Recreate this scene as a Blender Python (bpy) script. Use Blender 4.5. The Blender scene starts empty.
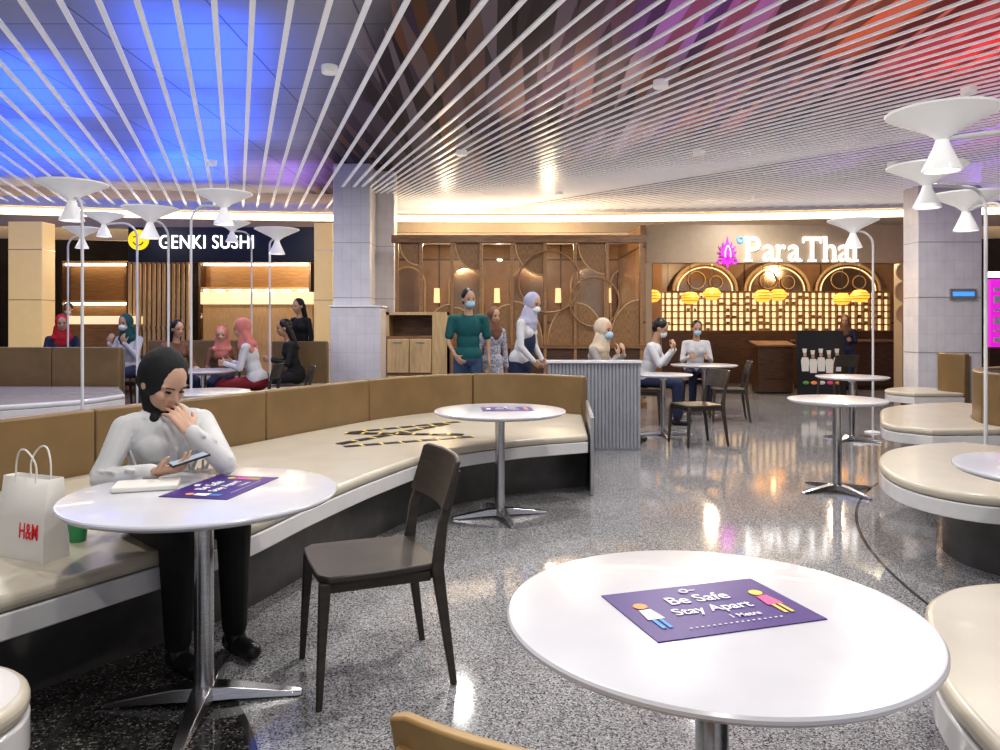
import bpy, bmesh, math, random
from mathutils import Vector, Matrix
random.seed(3)
S=bpy.context.scene; C=S.collection
V=Vector
def PX(px,Y): return (px-500)*Y/750.0
def PZ(py,Y): return 1.35-(py-325)*Y/750.0
# ---------------------------------------------------------------- materials
def mat(name,col,rough=.5,metal=0,emi=None,es=0,var=0.0,scale=8,bump=0.0,col2=None,stretch=None,coat=0,ramp=(.35,.65)):
    m=bpy.data.materials.new(name); m.use_nodes=True
    nt=m.node_tree; N=nt.nodes; L=nt.links; b=N['Principled BSDF']
    b.inputs['Roughness'].default_value=rough; b.inputs['Metallic'].default_value=metal
    b.inputs['Coat Weight'].default_value=coat
    if col2 is None: col2=tuple(max(0,c*(1-var)) for c in col)
    tc=N.new('ShaderNodeTexCoord'); mp=N.new('ShaderNodeMapping')
    if stretch: mp.inputs['Scale'].default_value=stretch
    nz=N.new('ShaderNodeTexNoise'); nz.inputs['Scale'].default_value=scale; nz.inputs['Detail'].default_value=4
    cr=N.new('ShaderNodeValToRGB')
    cr.color_ramp.elements[0].position=ramp[0]; cr.color_ramp.elements[1].position=ramp[1]
    cr.color_ramp.elements[0].color=(*col2,1); cr.color_ramp.elements[1].color=(*col,1)
    L.new(tc.outputs['Object'],mp.inputs[0]); L.new(mp.outputs[0],nz.inputs['Vector'])
    L.new(nz.outputs['Fac'],cr.inputs[0]); L.new(cr.outputs[0],b.inputs['Base Color'])
    if bump:
        bp=N.new('ShaderNodeBump'); bp.inputs['Strength'].default_value=bump; bp.inputs['Distance'].default_value=.01
        L.new(nz.outputs['Fac'],bp.inputs['Height']); L.new(bp.outputs[0],b.inputs['Normal'])
    if emi:
        b.inputs['Emission Color'].default_value=(*emi,1); b.inputs['Emission Strength'].default_value=es
    return m
M={}
M['white']=mat('white_laminate',(.66,.66,.70),.22,var=.04,coat=.3)
M['chrome']=mat('brushed_steel',(.62,.62,.63),.22,1,var=.15,scale=20,stretch=(1,1,8))
M['cream']=mat('cream_vinyl',(.58,.53,.43),.30,var=.08,scale=4,bump=.05,coat=.2)
M['band']=mat('white_band',(.72,.71,.71),.12,var=.05,coat=.3)
M['tan']=mat('olive_tan_leather',(.235,.155,.072),.38,var=.15,scale=4,bump=.05)
M['dark']=mat('shadow_grey_plinth',(.13,.125,.12),.25,.3,var=.2)  # plinth grey darkened to carry the shade under the seat
M['chairwood']=mat('dark_grey_brown_wood',(.06,.05,.04),.4,col2=(.04,.033,.027),scale=6,stretch=(1,1,8))
M['chairtan']=mat('honey_wood',(.42,.27,.11),.45,col2=(.34,.21,.085),scale=5,stretch=(8,1,1))
M['wood']=mat('warm_wood',(.28,.15,.07),.42,col2=(.18,.09,.04),scale=5,stretch=(1,1,8))
M['woodm']=mat('mid_brown_wood',(.36,.21,.10),.42,col2=(.27,.15,.07),scale=5,stretch=(1,1,8))
M['woodl']=mat('light_wood',(.60,.43,.23),.45,col2=(.50,.34,.17),scale=5,stretch=(8,1,1))
M['rattan']=mat('rattan_weave',(.36,.21,.09),.5,col2=(.18,.09,.04),scale=22,stretch=(6,6,.6),bump=.2)
M['dwood']=mat('dark_wood',(.10,.055,.03),.4,col2=(.06,.03,.018),scale=5,stretch=(1,1,8))
M['slat']=mat('white_slat_added_glow',(.92,.92,.94),.3,var=.02,emi=(.9,.93,1),es=.16)  # slight emission added to brighten the slats, which are no lamps
M['trimw']=mat('white_trim',(.85,.85,.87),.4,var=.02)
M['purple']=mat('purple_card',(.05,.012,.19),.4,var=.08)
M['wtext']=mat('white_print',(.9,.9,.92),.5,var=.02)
M['paper']=mat('white_paper',(.76,.73,.68),.6,var=.03,bump=.1)
M['red']=mat('red_print',(.75,.02,.03),.5,var=.05)
M['orange']=mat('orange_print',(.9,.35,.1),.5,var=.05)
M['pinkp']=mat('pink_print',(.85,.12,.3),.5,var=.05)
M['yellowp']=mat('yellow_print',(.9,.65,.1),.5,var=.05)
M['greenp']=mat('green_print',(.15,.35,.10),.5,var=.05)
M['bluep']=mat('blue_print',(.1,.35,.75),.5,var=.05)
M['black']=mat('black_cloth',(.012,.012,.014),.75,var=.3,scale=14,bump=.25)
M['blackp']=mat('black_plastic',(.02,.02,.022),.3,var=.1)
M['signwhite']=mat('lit_white_letters',(.9,.9,.9),.5,emi=(1,1,1),es=1.8)
M['signyellow']=mat('lit_yellow_logo',(.9,.7,.03),.5,emi=(1,.68,.01),es=.8)
M['signpink']=mat('lit_magenta_emblem',(.5,.03,.5),.5,emi=(.62,.02,.52),es=.9)
M['signblue']=mat('lit_blue',(.1,.4,1),.5,emi=(.05,.25,1),es=1.0)
M['cove']=mat('warm_led_strip',(1,.9,.7),.5,emi=(1,.86,.62),es=6)
M['warmglow']=mat('warm_backlit_panel',(.8,.65,.4),.5,emi=(1,.74,.40),es=1.0,var=.1)
M['litcream']=mat('lit_cream_counter',(.8,.70,.5),.4,emi=(1,.80,.48),es=.6,var=.1)
M['lantern']=mat('orange_lantern',(.9,.4,.05),.5,emi=(1,.46,.07),es=1.25)
M['bulb']=mat('lamp_bulb',(1,1,1),.5,emi=(1,.95,.85),es=4)
M['dlens']=mat('downlight_lens',(1,1,1),.5,emi=(1,.97,.9),es=10)
M['beige']=mat('beige_fascia',(.46,.36,.25),.5,var=.06)
M['bulk']=mat('dim_cream_bulkhead',(.42,.35,.27),.6,var=.06)
M['creamlit']=mat('cream_wall_added_glow',(.80,.60,.30),.5,var=.06,emi=(1,.70,.30),es=.25)  # emission stands in for warm light falling on the columns
M['lampw']=mat('white_lamp_metal_added_glow',(.88,.87,.87),.35,var=.02,emi=(1,.98,.95),es=.14)  # faint emission added so the lamp metal looks whiter
M['grey']=mat('grey_metal',(.45,.45,.46),.35,.6,var=.1)
M['polegrey']=mat('pale_pole_paint',(.70,.70,.71),.4,var=.05)
M['ribbed']=mat('mid_grey_ribs',(.34,.35,.39),.4,var=.08)
M['dfascia']=mat('black_fascia',(.01,.014,.03),.3,var=.2)
M['glassdark']=mat('smoked_backdrop',(.06,.045,.035),.15,var=.3,scale=2)
M['mirror']=mat('bronze_mirror',(.45,.32,.22),.12,.9,var=.2,scale=2)
M['skin']=mat('skin_tone',(.52,.32,.21),.5,var=.1,scale=10)
M['skin2']=mat('skin_fair',(.60,.38,.27),.5,var=.1,scale=10)
M['blouse']=mat('white_blouse',(.62,.62,.62),.7,var=.12,scale=9,bump=.35)
M['denim']=mat('blue_denim',(.05,.09,.17),.8,var=.2,scale=25)
M['hair']=mat('black_hair',(.012,.010,.009),.45,var=.3,scale=30,stretch=(1,1,.2))
M['mask']=mat('blue_mask',(.35,.58,.72),.6,var=.05)
M['eye']=mat('dark_eye',(.02,.012,.01),.2,var=.1)
M['lip']=mat('lip',(.45,.16,.13),.5,var=.1)
def cloth(n,c,c2=None,scale=12): return mat(n,c,.75,var=.12,scale=scale,bump=.2,col2=c2)
gm=bpy.data.materials.new('clear_glass'); gm.use_nodes=True
_n=gm.node_tree.nodes; _l=gm.node_tree.links
_g=_n.new('ShaderNodeBsdfGlossy'); _g.inputs['Roughness'].default_value=.02
_t=_n.new('ShaderNodeBsdfTransparent'); _t.inputs[0].default_value=(.92,.90,.86,1)
_f=_n.new('ShaderNodeFresnel'); _f.inputs[0].default_value=1.45; _m=_n.new('ShaderNodeMixShader')
_l.new(_f.outputs[0],_m.inputs[0]); _l.new(_t.outputs[0],_m.inputs[1]); _l.new(_g.outputs[0],_m.inputs[2]); _l.new(_m.outputs[0],_n['Material Output'].inputs[0])
M['glass']=gm
def tile_mat(name,c1,c2,mort,bw,rh,ms,rough):
    m=bpy.data.materials.new(name); m.use_nodes=True
    nt=m.node_tree;N=nt.nodes;L=nt.links;b=N['Principled BSDF']
    tc=N.new('ShaderNodeTexCoord'); s=N.new('ShaderNodeSeparateXYZ'); L.new(tc.outputs['Object'],s.inputs[0])
    ad=N.new('ShaderNodeMath'); ad.operation='ADD'; L.new(s.outputs[0],ad.inputs[0]); L.new(s.outputs[1],ad.inputs[1])
    cb=N.new('ShaderNodeCombineXYZ'); L.new(ad.outputs[0],cb.inputs[0]); L.new(s.outputs[2],cb.inputs[1])
    br=N.new('ShaderNodeTexBrick'); br.inputs['Scale'].default_value=1; br.offset=0
    br.inputs['Color1'].default_value=(*c1,1); br.inputs['Color2'].default_value=(*c2,1); br.inputs['Mortar'].default_value=(*mort,1)
    br.inputs['Brick Width'].default_value=bw; br.inputs['Row Height'].default_value=rh; br.inputs['Mortar Size'].default_value=ms
    L.new(cb.outputs[0],br.inputs[0])
    nz=N.new('ShaderNodeTexNoise'); nz.inputs['Scale'].default_value=5; nz.inputs['Detail'].default_value=6; L.new(tc.outputs['Object'],nz.inputs['Vector'])
    mx=N.new('ShaderNodeMix'); mx.data_type='RGBA'; mx.blend_type='OVERLAY'; mx.inputs[0].default_value=.3
    L.new(br.outputs[0],mx.inputs[6]); L.new(nz.outputs['Fac'],mx.inputs[7]); L.new(mx.outputs[2],b.inputs['Base Color'])
    b.inputs['Roughness'].default_value=rough; return m
M['marble']=tile_mat('polished_pale_grey_tiles',(.74,.73,.75),(.70,.69,.71),(.60,.59,.61),.15,.3,.003,.28)
M['panelwall']=tile_mat('warm_wall_panels',(.34,.20,.10),(.25,.145,.07),(.08,.045,.025),.9,1.4,.02,.35)

def floor_mat():
    m=bpy.data.materials.new('grey_terrazzo'); m.use_nodes=True
    nt=m.node_tree;N=nt.nodes;L=nt.links;b=N['Principled BSDF']
    tc=N.new('ShaderNodeTexCoord')
    def vor(scale,stops):
        v=N.new('ShaderNodeTexVoronoi'); v.inputs['Scale'].default_value=scale
        L.new(tc.outputs['Object'],v.inputs['Vector'])
        sp=N.new('ShaderNodeSeparateColor'); L.new(v.outputs['Color'],sp.inputs[0])
        cr=N.new('ShaderNodeValToRGB'); cr.color_ramp.interpolation='CONSTANT'
        cr.color_ramp.elements[0].position=stops[0][0]; cr.color_ramp.elements[0].color=(*stops[0][1],1)
        cr.color_ramp.elements[1].position=stops[1][0]; cr.color_ramp.elements[1].color=(*stops[1][1],1)
        for p,c in stops[2:]:
            e=cr.color_ramp.elements.new(p); e.color=(*c,1)
        L.new(sp.outputs[0],cr.inputs[0]); return cr
    A=vor(210,[(0,(.06,.06,.065)),(.18,(.22,.22,.225)),(.42,(.33,.33,.335)),(.80,(.52,.52,.53))])
    B=vor(140,[(0,(.02,.02,.02)),(.35,(.05,.048,.045)),(.7,(.10,.095,.09)),(.92,(.26,.25,.24))])
    def dist(cx,cy):
        vm=N.new('ShaderNodeVectorMath'); vm.operation='DISTANCE'; vm.inputs[1].default_value=(cx,cy,0)
        L.new(tc.outputs['Object'],vm.inputs[0]); return vm.outputs['Value']
    def math_(op,a,bv):
        n=N.new('ShaderNodeMath'); n.operation=op
        if hasattr(a,'links'): L.new(a,n.inputs[0])
        else: n.inputs[0].default_value=a
        if hasattr(bv,'links'): L.new(bv,n.inputs[1])
        else: n.inputs[1].default_value=bv
        return n.outputs[0]
    d1=dist(-2.6,1.55); inz=math_('LESS_THAN',d1,2.0)
    mx=N.new('ShaderNodeMix'); mx.data_type='RGBA'
    L.new(inz,mx.inputs[0]); L.new(A.outputs[0],mx.inputs[6]); L.new(B.outputs[0],mx.inputs[7])
    def ring(d,r,w):
        a=math_('SUBTRACT',d,r); a=math_('ABSOLUTE',a,0); return math_('LESS_THAN',a,w)
    j=ring(d1,2.0,.012)
    d2=dist(7,3.2); j2=ring(d2,4.95,.010); j3=ring(d2,8.5,.010)
    jj=math_('MAXIMUM',math_('MAXIMUM',j,j2),j3)
    mx2=N.new('ShaderNodeMix'); mx2.data_type='RGBA'
    L.new(jj,mx2.inputs[0]); L.new(mx.outputs[2],mx2.inputs[6]); mx2.inputs[7].default_value=(.05,.05,.05,1)
    L.new(mx2.outputs[2],b.inputs['Base Color'])
    b.inputs['Roughness'].default_value=.075; b.inputs['IOR'].default_value=1.85
    return m
M['floor']=floor_mat()

def ceil_mat():
    m=bpy.data.materials.new('ceiling_panels'); m.use_nodes=True
    nt=m.node_tree;N=nt.nodes;L=nt.links;b=N['Principled BSDF']
    tc=N.new('ShaderNodeTexCoord')
    mp=N.new('ShaderNodeMapping'); mp.inputs['Rotation'].default_value=(0,0,-.05); mp.inputs['Scale'].default_value=(7,.45,1)
    L.new(tc.outputs['Object'],mp.inputs[0])
    v=N.new('ShaderNodeTexVoronoi'); v.inputs['Scale'].default_value=1.0; L.new(mp.outputs[0],v.inputs['Vector'])
    sp=N.new('ShaderNodeSeparateColor'); L.new(v.outputs['Color'],sp.inputs[0])
    cr=N.new('ShaderNodeValToRGB')
    st=[(0,(.012,.010,.014)),(.25,(.045,.035,.045)),(.42,(.10,.08,.09)),(.55,(.16,.075,.035)),(.68,(.22,.19,.22)),(.8,(.06,.03,.075)),(.9,(.15,.12,.15)),(1,(.22,.09,.045))]  # coloured reflections on the dark panels painted in as streaks
    cr.color_ramp.elements[0].position=0; cr.color_ramp.elements[0].color=(*st[0][1],1)
    cr.color_ramp.elements[1].position=1; cr.color_ramp.elements[1].color=(*st[-1][1],1)
    for p,c in st[1:-1]:
        e=cr.color_ramp.elements.new(p); e.color=(*c,1)
    L.new(sp.outputs[0],cr.inputs[0])
    br=N.new('ShaderNodeTexBrick'); br.inputs['Scale'].default_value=1; br.inputs['Color1'].default_value=(.44,.44,.47,1); br.inputs['Color2'].default_value=(.40,.40,.43,1)
    br.inputs['Mortar'].default_value=(.16,.16,.18,1); br.inputs['Mortar Size'].default_value=.008; br.inputs['Brick Width'].default_value=1.2; br.inputs['Row Height'].default_value=.6; br.offset=0
    L.new(tc.outputs['Object'],br.inputs[0])
    s=N.new('ShaderNodeSeparateXYZ'); L.new(tc.outputs['Object'],s.inputs[0])
    a=N.new('ShaderNodeMath'); a.operation='MULTIPLY_ADD'; a.inputs[1].default_value=.33; L.new(s.outputs[1],a.inputs[0]); L.new(s.outputs[0],a.inputs[2])
    mr=N.new('ShaderNodeMapRange'); mr.inputs[1].default_value=.7; mr.inputs[2].default_value=1.3; L.new(a.outputs[0],mr.inputs[0])
    mx=N.new('ShaderNodeMix'); mx.data_type='RGBA'; L.new(mr.outputs[0],mx.inputs[0]); L.new(br.outputs[0],mx.inputs[6]); L.new(cr.outputs[0],mx.inputs[7])
    L.new(mx.outputs[2],b.inputs['Base Color']); b.inputs['Roughness'].default_value=.6; b.inputs['Specular IOR Level'].default_value=.2
    return m
M['ceil']=ceil_mat()

# ---------------------------------------------------------------- geometry helpers
def box(bm,c,s,rz=0,R=None):
    R=R or Matrix.Rotation(rz,4,'Z')
    bmesh.ops.create_cube(bm,size=1,matrix=Matrix.Translation(c)@R@Matrix.Diagonal((*s,1)))
def frame_of(d):
    d=V(d).normalized(); a=V((0,0,1)) if abs(d.z)<.95 else V((1,0,0))
    x=d.cross(a).normalized(); y=d.cross(x).normalized(); return x,y,d
def ringloft(bm,rings,closed=True,caps=True):
    vs=[[bm.verts.new(p) for p in r] for r in rings]; n=len(vs[0])
    for a,b in zip(vs[:-1],vs[1:]):
        for i in range(n):
            j=(i+1)%n
            bm.faces.new((a[i],a[j],b[j],b[i]))
    if caps:
        bm.faces.new(vs[0][::-1]); bm.faces.new(vs[-1])
def cyl(bm,p0,p1,r0,r1=None,seg=20):
    r1=r0 if r1 is None else r1; p0=V(p0);p1=V(p1); x,y,d=frame_of(p1-p0)
    ringloft(bm,[[p+x*math.cos(t)*r+y*math.sin(t)*r for t in [2*math.pi*i/seg for i in range(seg)]] for p,r in((p0,r0),(p1,r1))])
def cap(bm,p0,r0,p1,r1,seg=14):
    p0=V(p0);p1=V(p1)
    if (p1-p0).length<1e-5: p1=p0+V((0,0,1e-3))
    x,y,d=frame_of(p1-p0); st=[]
    for k in range(1,5):
        a=math.pi/2*(k/4.0); st.append((p0-d*r0*math.cos(a),r0*math.sin(a)))
    for k in range(0,4):
        a=math.pi/2*(k/4.0); st.append((p1+d*r1*math.sin(a),r1*math.cos(a)))
    ringloft(bm,[[p+x*math.cos(t)*r+y*math.sin(t)*r for t in [2*math.pi*i/seg for i in range(seg)]] for p,r in st])
def ell(bm,c,r,F=None,sub=3):
    m=Matrix.Translation(c)
    if F: m=m@Matrix((F[0],F[1],F[2])).transposed().to_4x4()
    bmesh.ops.create_icosphere(bm,subdivisions=sub,radius=1,matrix=m@Matrix.Diagonal((*r,1)))
def lathe(bm,prof,seg=48,c=(0,0,0)):
    c=V(c); rings=[]
    for r,z in prof:
        r=max(r,.0005); rings.append([c+V((r*math.cos(2*math.pi*i/seg),r*math.sin(2*math.pi*i/seg),z)) for i in range(seg)])
    ringloft(bm,rings)
def prism(bm,out,z0,z1):
    lo=[bm.verts.new((p[0],p[1],z0)) for p in out]; hi=[bm.verts.new((p[0],p[1],z1)) for p in out]; n=len(out)
    for i in range(n):
        j=(i+1)%n; bm.faces.new((lo[i],lo[j],hi[j],hi[i]))
    bm.faces.new(lo[::-1]); bm.faces.new(hi)
def plate(bm,out,dy=.03):
    f=[bm.verts.new(p) for p in out]; g=[bm.verts.new(p+V((0,dy,0))) for p in out]; bm.faces.new(f); bm.faces.new(g[::-1])
    for k in range(len(f)): bm.faces.new((f[k],f[(k+1)%len(f)],g[(k+1)%len(f)],g[k]))
def tube(bm,pts,r,seg=10,closed=False):
    pts=[V(p) for p in pts]; n=len(pts); rings=[]
    x=None
    for i,p in enumerate(pts):
        a=pts[(i-1)%n] if (closed or i>0) else p; b=pts[(i+1)%n] if (closed or i<n-1) else p
        d=(b-a).normalized()
        if x is None: x,y,_=frame_of(d)
        x=(x-d*x.dot(d)).normalized(); y=d.cross(x)
        rr=r[i] if isinstance(r,(list,tuple)) else r
        rings.append([p+x*math.cos(t)*rr+y*math.sin(t)*rr for t in [2*math.pi*k/seg for k in range(seg)]])
    if closed: rings.append(rings[0]); 
    ringloft(bm,rings,caps=not closed)
def hoop(bm,c,R,r,nrm=(0,1,0),seg=40,sg=8):
    x,y,d=frame_of(nrm); c=V(c)
    tube(bm,[c+x*R*math.cos(2*math.pi*i/seg)+y*R*math.sin(2*math.pi*i/seg) for i in range(seg)],r,sg,True)
def cr(pts,n=8):
    pts=[V((*p,0)) if len(p)==2 else V(p) for p in pts]; P=[2*pts[0]-pts[1]]+pts+[2*pts[-1]-pts[-2]]; o=[]
    for i in range(1,len(P)-2):
        for k in range(n):
            t=k/n; a,b,c,d=P[i-1:i+3]
            o.append(.5*((2*b)+(c-a)*t+(2*a-5*b+4*c-d)*t*t+(-a+3*b-3*c+d)*t**3))
    o.append(pts[-1]); return o
def add(name,bm,m,parent=None,label=None,cat=None,group=None,kind=None,bevel=0,smooth=True,loc=None,rz=0,ang=35,segs=2):
    bmesh.ops.remove_doubles(bm,verts=bm.verts,dist=1e-6)
    bmesh.ops.recalc_face_normals(bm,faces=bm.faces)
    me=bpy.data.meshes.new(name); bm.to_mesh(me); bm.free()
    me.materials.append(M[m] if isinstance(m,str) else m)
    return addmesh(name,me,parent,label,cat,group,kind,bevel,smooth,loc,rz,ang,segs)
def addmesh(name,me,parent=None,label=None,cat=None,group=None,kind=None,bevel=0,smooth=True,loc=None,rz=0,ang=35,segs=2):
    o=bpy.data.objects.new(name,me); C.objects.link(o)
    if smooth:
        me.polygons.foreach_set('use_smooth',[True]*len(me.polygons)); me.set_sharp_from_angle(angle=math.radians(ang))
    if bevel:
        b=o.modifiers.new('bevel','BEVEL'); b.width=bevel; b.segments=segs; b.limit_method='ANGLE'; b.angle_limit=math.radians(40)
    if parent: o.parent=parent
    if loc is not None: o.location=loc
    o.rotation_euler.z=rz
    if label: o['label']=label
    if cat: o['category']=cat
    if group: o['group']=group
    if kind: o['kind']=kind
    return o
def root(name,loc,rz,label,cat,group=None,scale=1):
    e=bpy.data.objects.new(name,None); C.objects.link(e); e.location=loc; e.rotation_euler.z=rz; e.scale=(scale,)*3
    e.empty_display_size=.1; e['label']=label; e['category']=cat
    if group: e['group']=group
    return e
def dup(r,loc,rz,label=None,scale=None):
    def cp(o,par):
        n=o.copy(); C.objects.link(n)
        if par: n.parent=par
        for ch in list(o.children): cp(ch,n)
        return n
    n=cp(r,None); n.location=loc; n.rotation_euler.z=rz
    if label: n['label']=label
    if scale: n.scale=(scale,)*3
    return n
def nb(): return bmesh.new()
def text(name,body,w,h,m,parent,loc,rot,ext=.004,label=None,bold=0,space=1.0):
    cu=bpy.data.curves.new(name,'FONT'); cu.body=body; cu.extrude=ext; cu.align_x='CENTER'; cu.align_y='CENTER'; cu.offset=bold; cu.size=1; cu.space_character=space
    o=bpy.data.objects.new('tmp',cu); C.objects.link(o); bpy.context.view_layer.update()
    dg=bpy.context.evaluated_depsgraph_get(); me=bpy.data.meshes.new_from_object(o.evaluated_get(dg)); bpy.data.objects.remove(o)
    xs=[v.co.x for v in me.vertices]; ys=[v.co.y for v in me.vertices]
    cx=(min(xs)+max(xs))/2; cy=(min(ys)+max(ys))/2; sx=w/(max(xs)-min(xs)); sy=h/(max(ys)-min(ys))
    for v in me.vertices: v.co=V(((v.co.x-cx)*sx,(v.co.y-cy)*sy,v.co.z))
    me.materials.clear(); me.materials.append(M[m])
    o=addmesh(name,me,parent,label,smooth=False,loc=loc); o.rotation_euler=rot; return o
FRONT=(math.pi/2,0,0)

# ---------------------------------------------------------------- setting
bm=nb(); box(bm,(0,7,-.05),(26,24,.1)); add('floor',bm,'floor',label='speckled grey polished terrazzo floor',kind='structure',smooth=False)
bm=nb(); box(bm,(0,5.5,4.05),(26,21,.1)); ceiling=add('ceiling',bm,'ceil',label='ceiling of grey and dark panels with painted coloured reflections behind white slats',kind='structure',smooth=False)
def edgeY(x): return 14.75-.0125*x*x
bm=nb()
a=-9.0
while a<17.8:
    k=-(.35+.068*max(0,a)); k=max(k,-.95)
    x0=a+k*(-1.0-5.19); p0=V((x0,-1.0,3.62))
    y=5.19
    while y<edgeY(a+k*(y-5.19)) and y<15: y+=.05
    p1=V((a+k*(y-5.19),y,3.62)); d=(p1-p0)
    if abs(p1.x)<11.5:
        if abs(x0)>12.5:
            s=(abs(x0)-12.5)/abs(p1.x-x0); p0=p0+d*s; d=p1-p0
        ang=math.atan2(d.y,d.x)
        box(bm,(p0+p1)/2,(d.length,.042 if a<.6 else .027,.018),ang)
    a+=.27 if a<.6 else .215
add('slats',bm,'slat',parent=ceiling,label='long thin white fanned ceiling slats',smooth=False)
bm=nb(); box(bm,(0,18.5,2),(26,.2,4)); add('wall_back',bm,'glassdark',kind='structure',label='dark brown rear wall',smooth=False)
bm=nb(); box(bm,(-12.9,8,2),(.2,21,4)); add('wall_left',bm,'beige',kind='structure',label='beige side wall',smooth=False)
bm=nb(); box(bm,(12.9,8,2),(.2,21,4)); add('wall_right',bm,'beige',kind='structure',label='beige side wall',smooth=False)
def curvestrip(bm,x0,x1,off0,off1,z0,z1,n=40):
    out=[]
    for i in range(n+1):
        x=x0+(x1-x0)*i/n; out.append((x,edgeY(x)+off0))
    for i in range(n,-1,-1):
        x=x0+(x1-x0)*i/n; out.append((x,edgeY(x)+off1))
    prism(bm,out,z0,z1)
bm=nb(); curvestrip(bm,-12,12,.02,.08,3.55,3.72); add('trim_1',bm,'trimw',kind='structure',label='white curved ceiling edge trim')
bm=nb(); curvestrip(bm,-12,12,.38,.44,3.44,3.55); add('trim_2',bm,'cove',kind='structure',label='slim glowing cream curved cove light strip')
bm=nb(); curvestrip(bm,-12,12,.25,.34,3.20,3.40); add('trim_3',bm,'bulk',kind='structure',label='cream curved bulkhead band')
bm=nb(); curvestrip(bm,-12,12,.6,.7,3.0,4.0); add('trim_4',bm,'bulk',kind='structure',label='beige curved bulkhead')

def column(px0,px1,Y,label,dep=.6,z1=4.0,m='marble'):
    x0=PX(px0,Y);x1=PX(px1,Y); w=x1-x0
    r=root('column',((x0+x1)/2,Y+dep/2,0),0,label,'column')
    bm=nb(); box(bm,(0,0,z1/2),(w,dep,z1)); 
    add('column_body',bm,m,r,bevel=.01)
    for z in (.9,1.8,2.7):
        bm=nb(); box(bm,(0,0,z),(w+.006,dep+.006,.012)); add('panel_joint',bm,'grey',r)
    bm=nb(); box(bm,(0,0,.07),(w+.02,dep+.02,.14)); add('base_trim',bm,'grey',r)
    return r
col=column(333,370,12.3,'pale grey tiled square column with boxed lower part',.6)
bm=nb(); box(bm,(.08,-.02,.82),(.82,.74,1.64)); add('lower_casing',bm,'marble',col,bevel=.01)
bm=nb(); box(bm,(.08,-.02,1.655),(.86,.78,.03)); add('casing_cap',bm,'trimw',col,bevel=.005)
column(372,394,12.9,'pale grey square column beside the wooden partition',.4)
column(918,982,12.2,'broad pale grey tiled column behind the benches',.45)
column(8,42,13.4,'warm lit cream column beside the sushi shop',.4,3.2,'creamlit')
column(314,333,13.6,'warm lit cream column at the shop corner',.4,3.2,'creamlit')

# ---------------------------------------------------------------- left storefront (sushi)
Y=14.0
r=root('storefront_sign',((PX(128,Y)+PX(314,Y))/2,Y,0),0,'black fascia sign with glowing white letters and yellow face logo','sign')
w=PX(314,Y)-PX(128,Y)
bm=nb(); box(bm,(0,.06,(PZ(227,Y)+PZ(262,Y))/2),(w,.12,PZ(227,Y)-PZ(262,Y))); add('fascia_board',bm,'dfascia',r,bevel=.01)
cx=r.location.x
text('lettering','GENKI SUSHI',PX(254,Y)-PX(160,Y),.25,'signwhite',r,(PX(207,Y)-cx,-.03,PZ(242,Y)),FRONT,.012,space=1.08)
lx=PX(139,Y)-cx; lz=PZ(240,Y)
bm=nb(); cyl(bm,(lx,-.0,lz),(lx,-.03,lz),.19,.19,36); add('logo_disc',bm,'signyellow',r)
bm=nb()
for sx in(-.07,.07): cap(bm,(lx+sx-.02,-.034,lz+.05),.011,(lx+sx+.02,-.034,lz+.06),.011,8)
tube(bm,[(lx+.10*math.cos(t),-.034,lz-.0-.10*math.sin(t)) for t in [math.pi*(.12+.76*i/10) for i in range(11)]],.012,6)
add('logo_face',bm,'blackp',r)
Y=15.0; r=root('wood_screen',(0,Y,0),0,'vertical slatted warm wood screen in sushi shop','screen')
bm=nb(); n=13
for i in range(n):
    x=PX(130,Y)+(PX(188,Y)-PX(130,Y))*i/(n-1); box(bm,(x,0,1.35),(.045,.06,2.55))
add('upright_slats',bm,'woodl',r)
for z in(.1,1.3,2.6):
    bm=nb(); box(bm,(PX(159,Y),.02,z),(PX(188,Y)-PX(130,Y)+.06,.05,.06)); add('cross_rail',bm,'wood',r)
def shelfunit(x0,x1,Y,ytop,label,n=3):
    xa,xb=PX(x0,Y),PX(x1,Y); r=root('display_shelf',((xa+xb)/2,Y,0),0,label,'shelf'); w=xb-xa
    zt=PZ(ytop,Y)
    bm=nb(); box(bm,(0,.3,zt/2),(w,.05,zt)); add('back_panel',bm,'woodm',r)
    for s in(-1,1):
        bm=nb(); box(bm,(s*w/2,.15,zt/2),(.05,.35,zt)); add('side_panel',bm,'dwood',r)
    for i in range(n):
        z=1.0+(zt-1.0)*i/(n-1)
        bm=nb(); box(bm,(0,.15,z),(w,.32,.05)); add('shelf_board',bm,'woodl',r)
        bm=nb(); box(bm,(0,.1,z-.05),(w*.96,.04,.05)); add('shelf_light',bm,'cove',r)
    return r
shelfunit(62,128,16.5,262,'warm lit wooden shelving behind the sushi counter')
shelfunit(200,310,17,262,'long lit wooden shelving with cream light strips',4)
def counter(x0,x1,Y,ytop,label,mb,mt,dep=.6,th=.05):
    xa,xb=PX(x0,Y),PX(x1,Y); r=root('service_counter',((xa+xb)/2,Y,0),0,label,'counter'); w=xb-xa; z=PZ(ytop,Y)
    bm=nb(); box(bm,(0,dep/2,(z-th)/2+.04),(w,dep,z-th-.08)); add('counter_body',bm,mb,r,bevel=.005)
    bm=nb(); box(bm,(0,dep/2,z-th/2),(w+.08,dep+.08,th)); add('counter_top',bm,mt,r,bevel=.008)
    bm=nb(); box(bm,(0,dep/2+.03,.04),(w-.05,dep-.06,.08)); add('plinth',bm,'dwood',r)
    return r
counter(62,127,14.6,316,'low pale sushi counter with glowing white top','wood','litcream',th=.16)
counter(203,312,15.8,292,'wood fronted sushi counter with wide glowing cream band','woodl','litcream',th=.26)
bm=nb(); lathe(bm,[(.0,0),(.06,0),(.10,.06),(.095,.06),(.055,.01),(0,.01)],16); 
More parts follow.
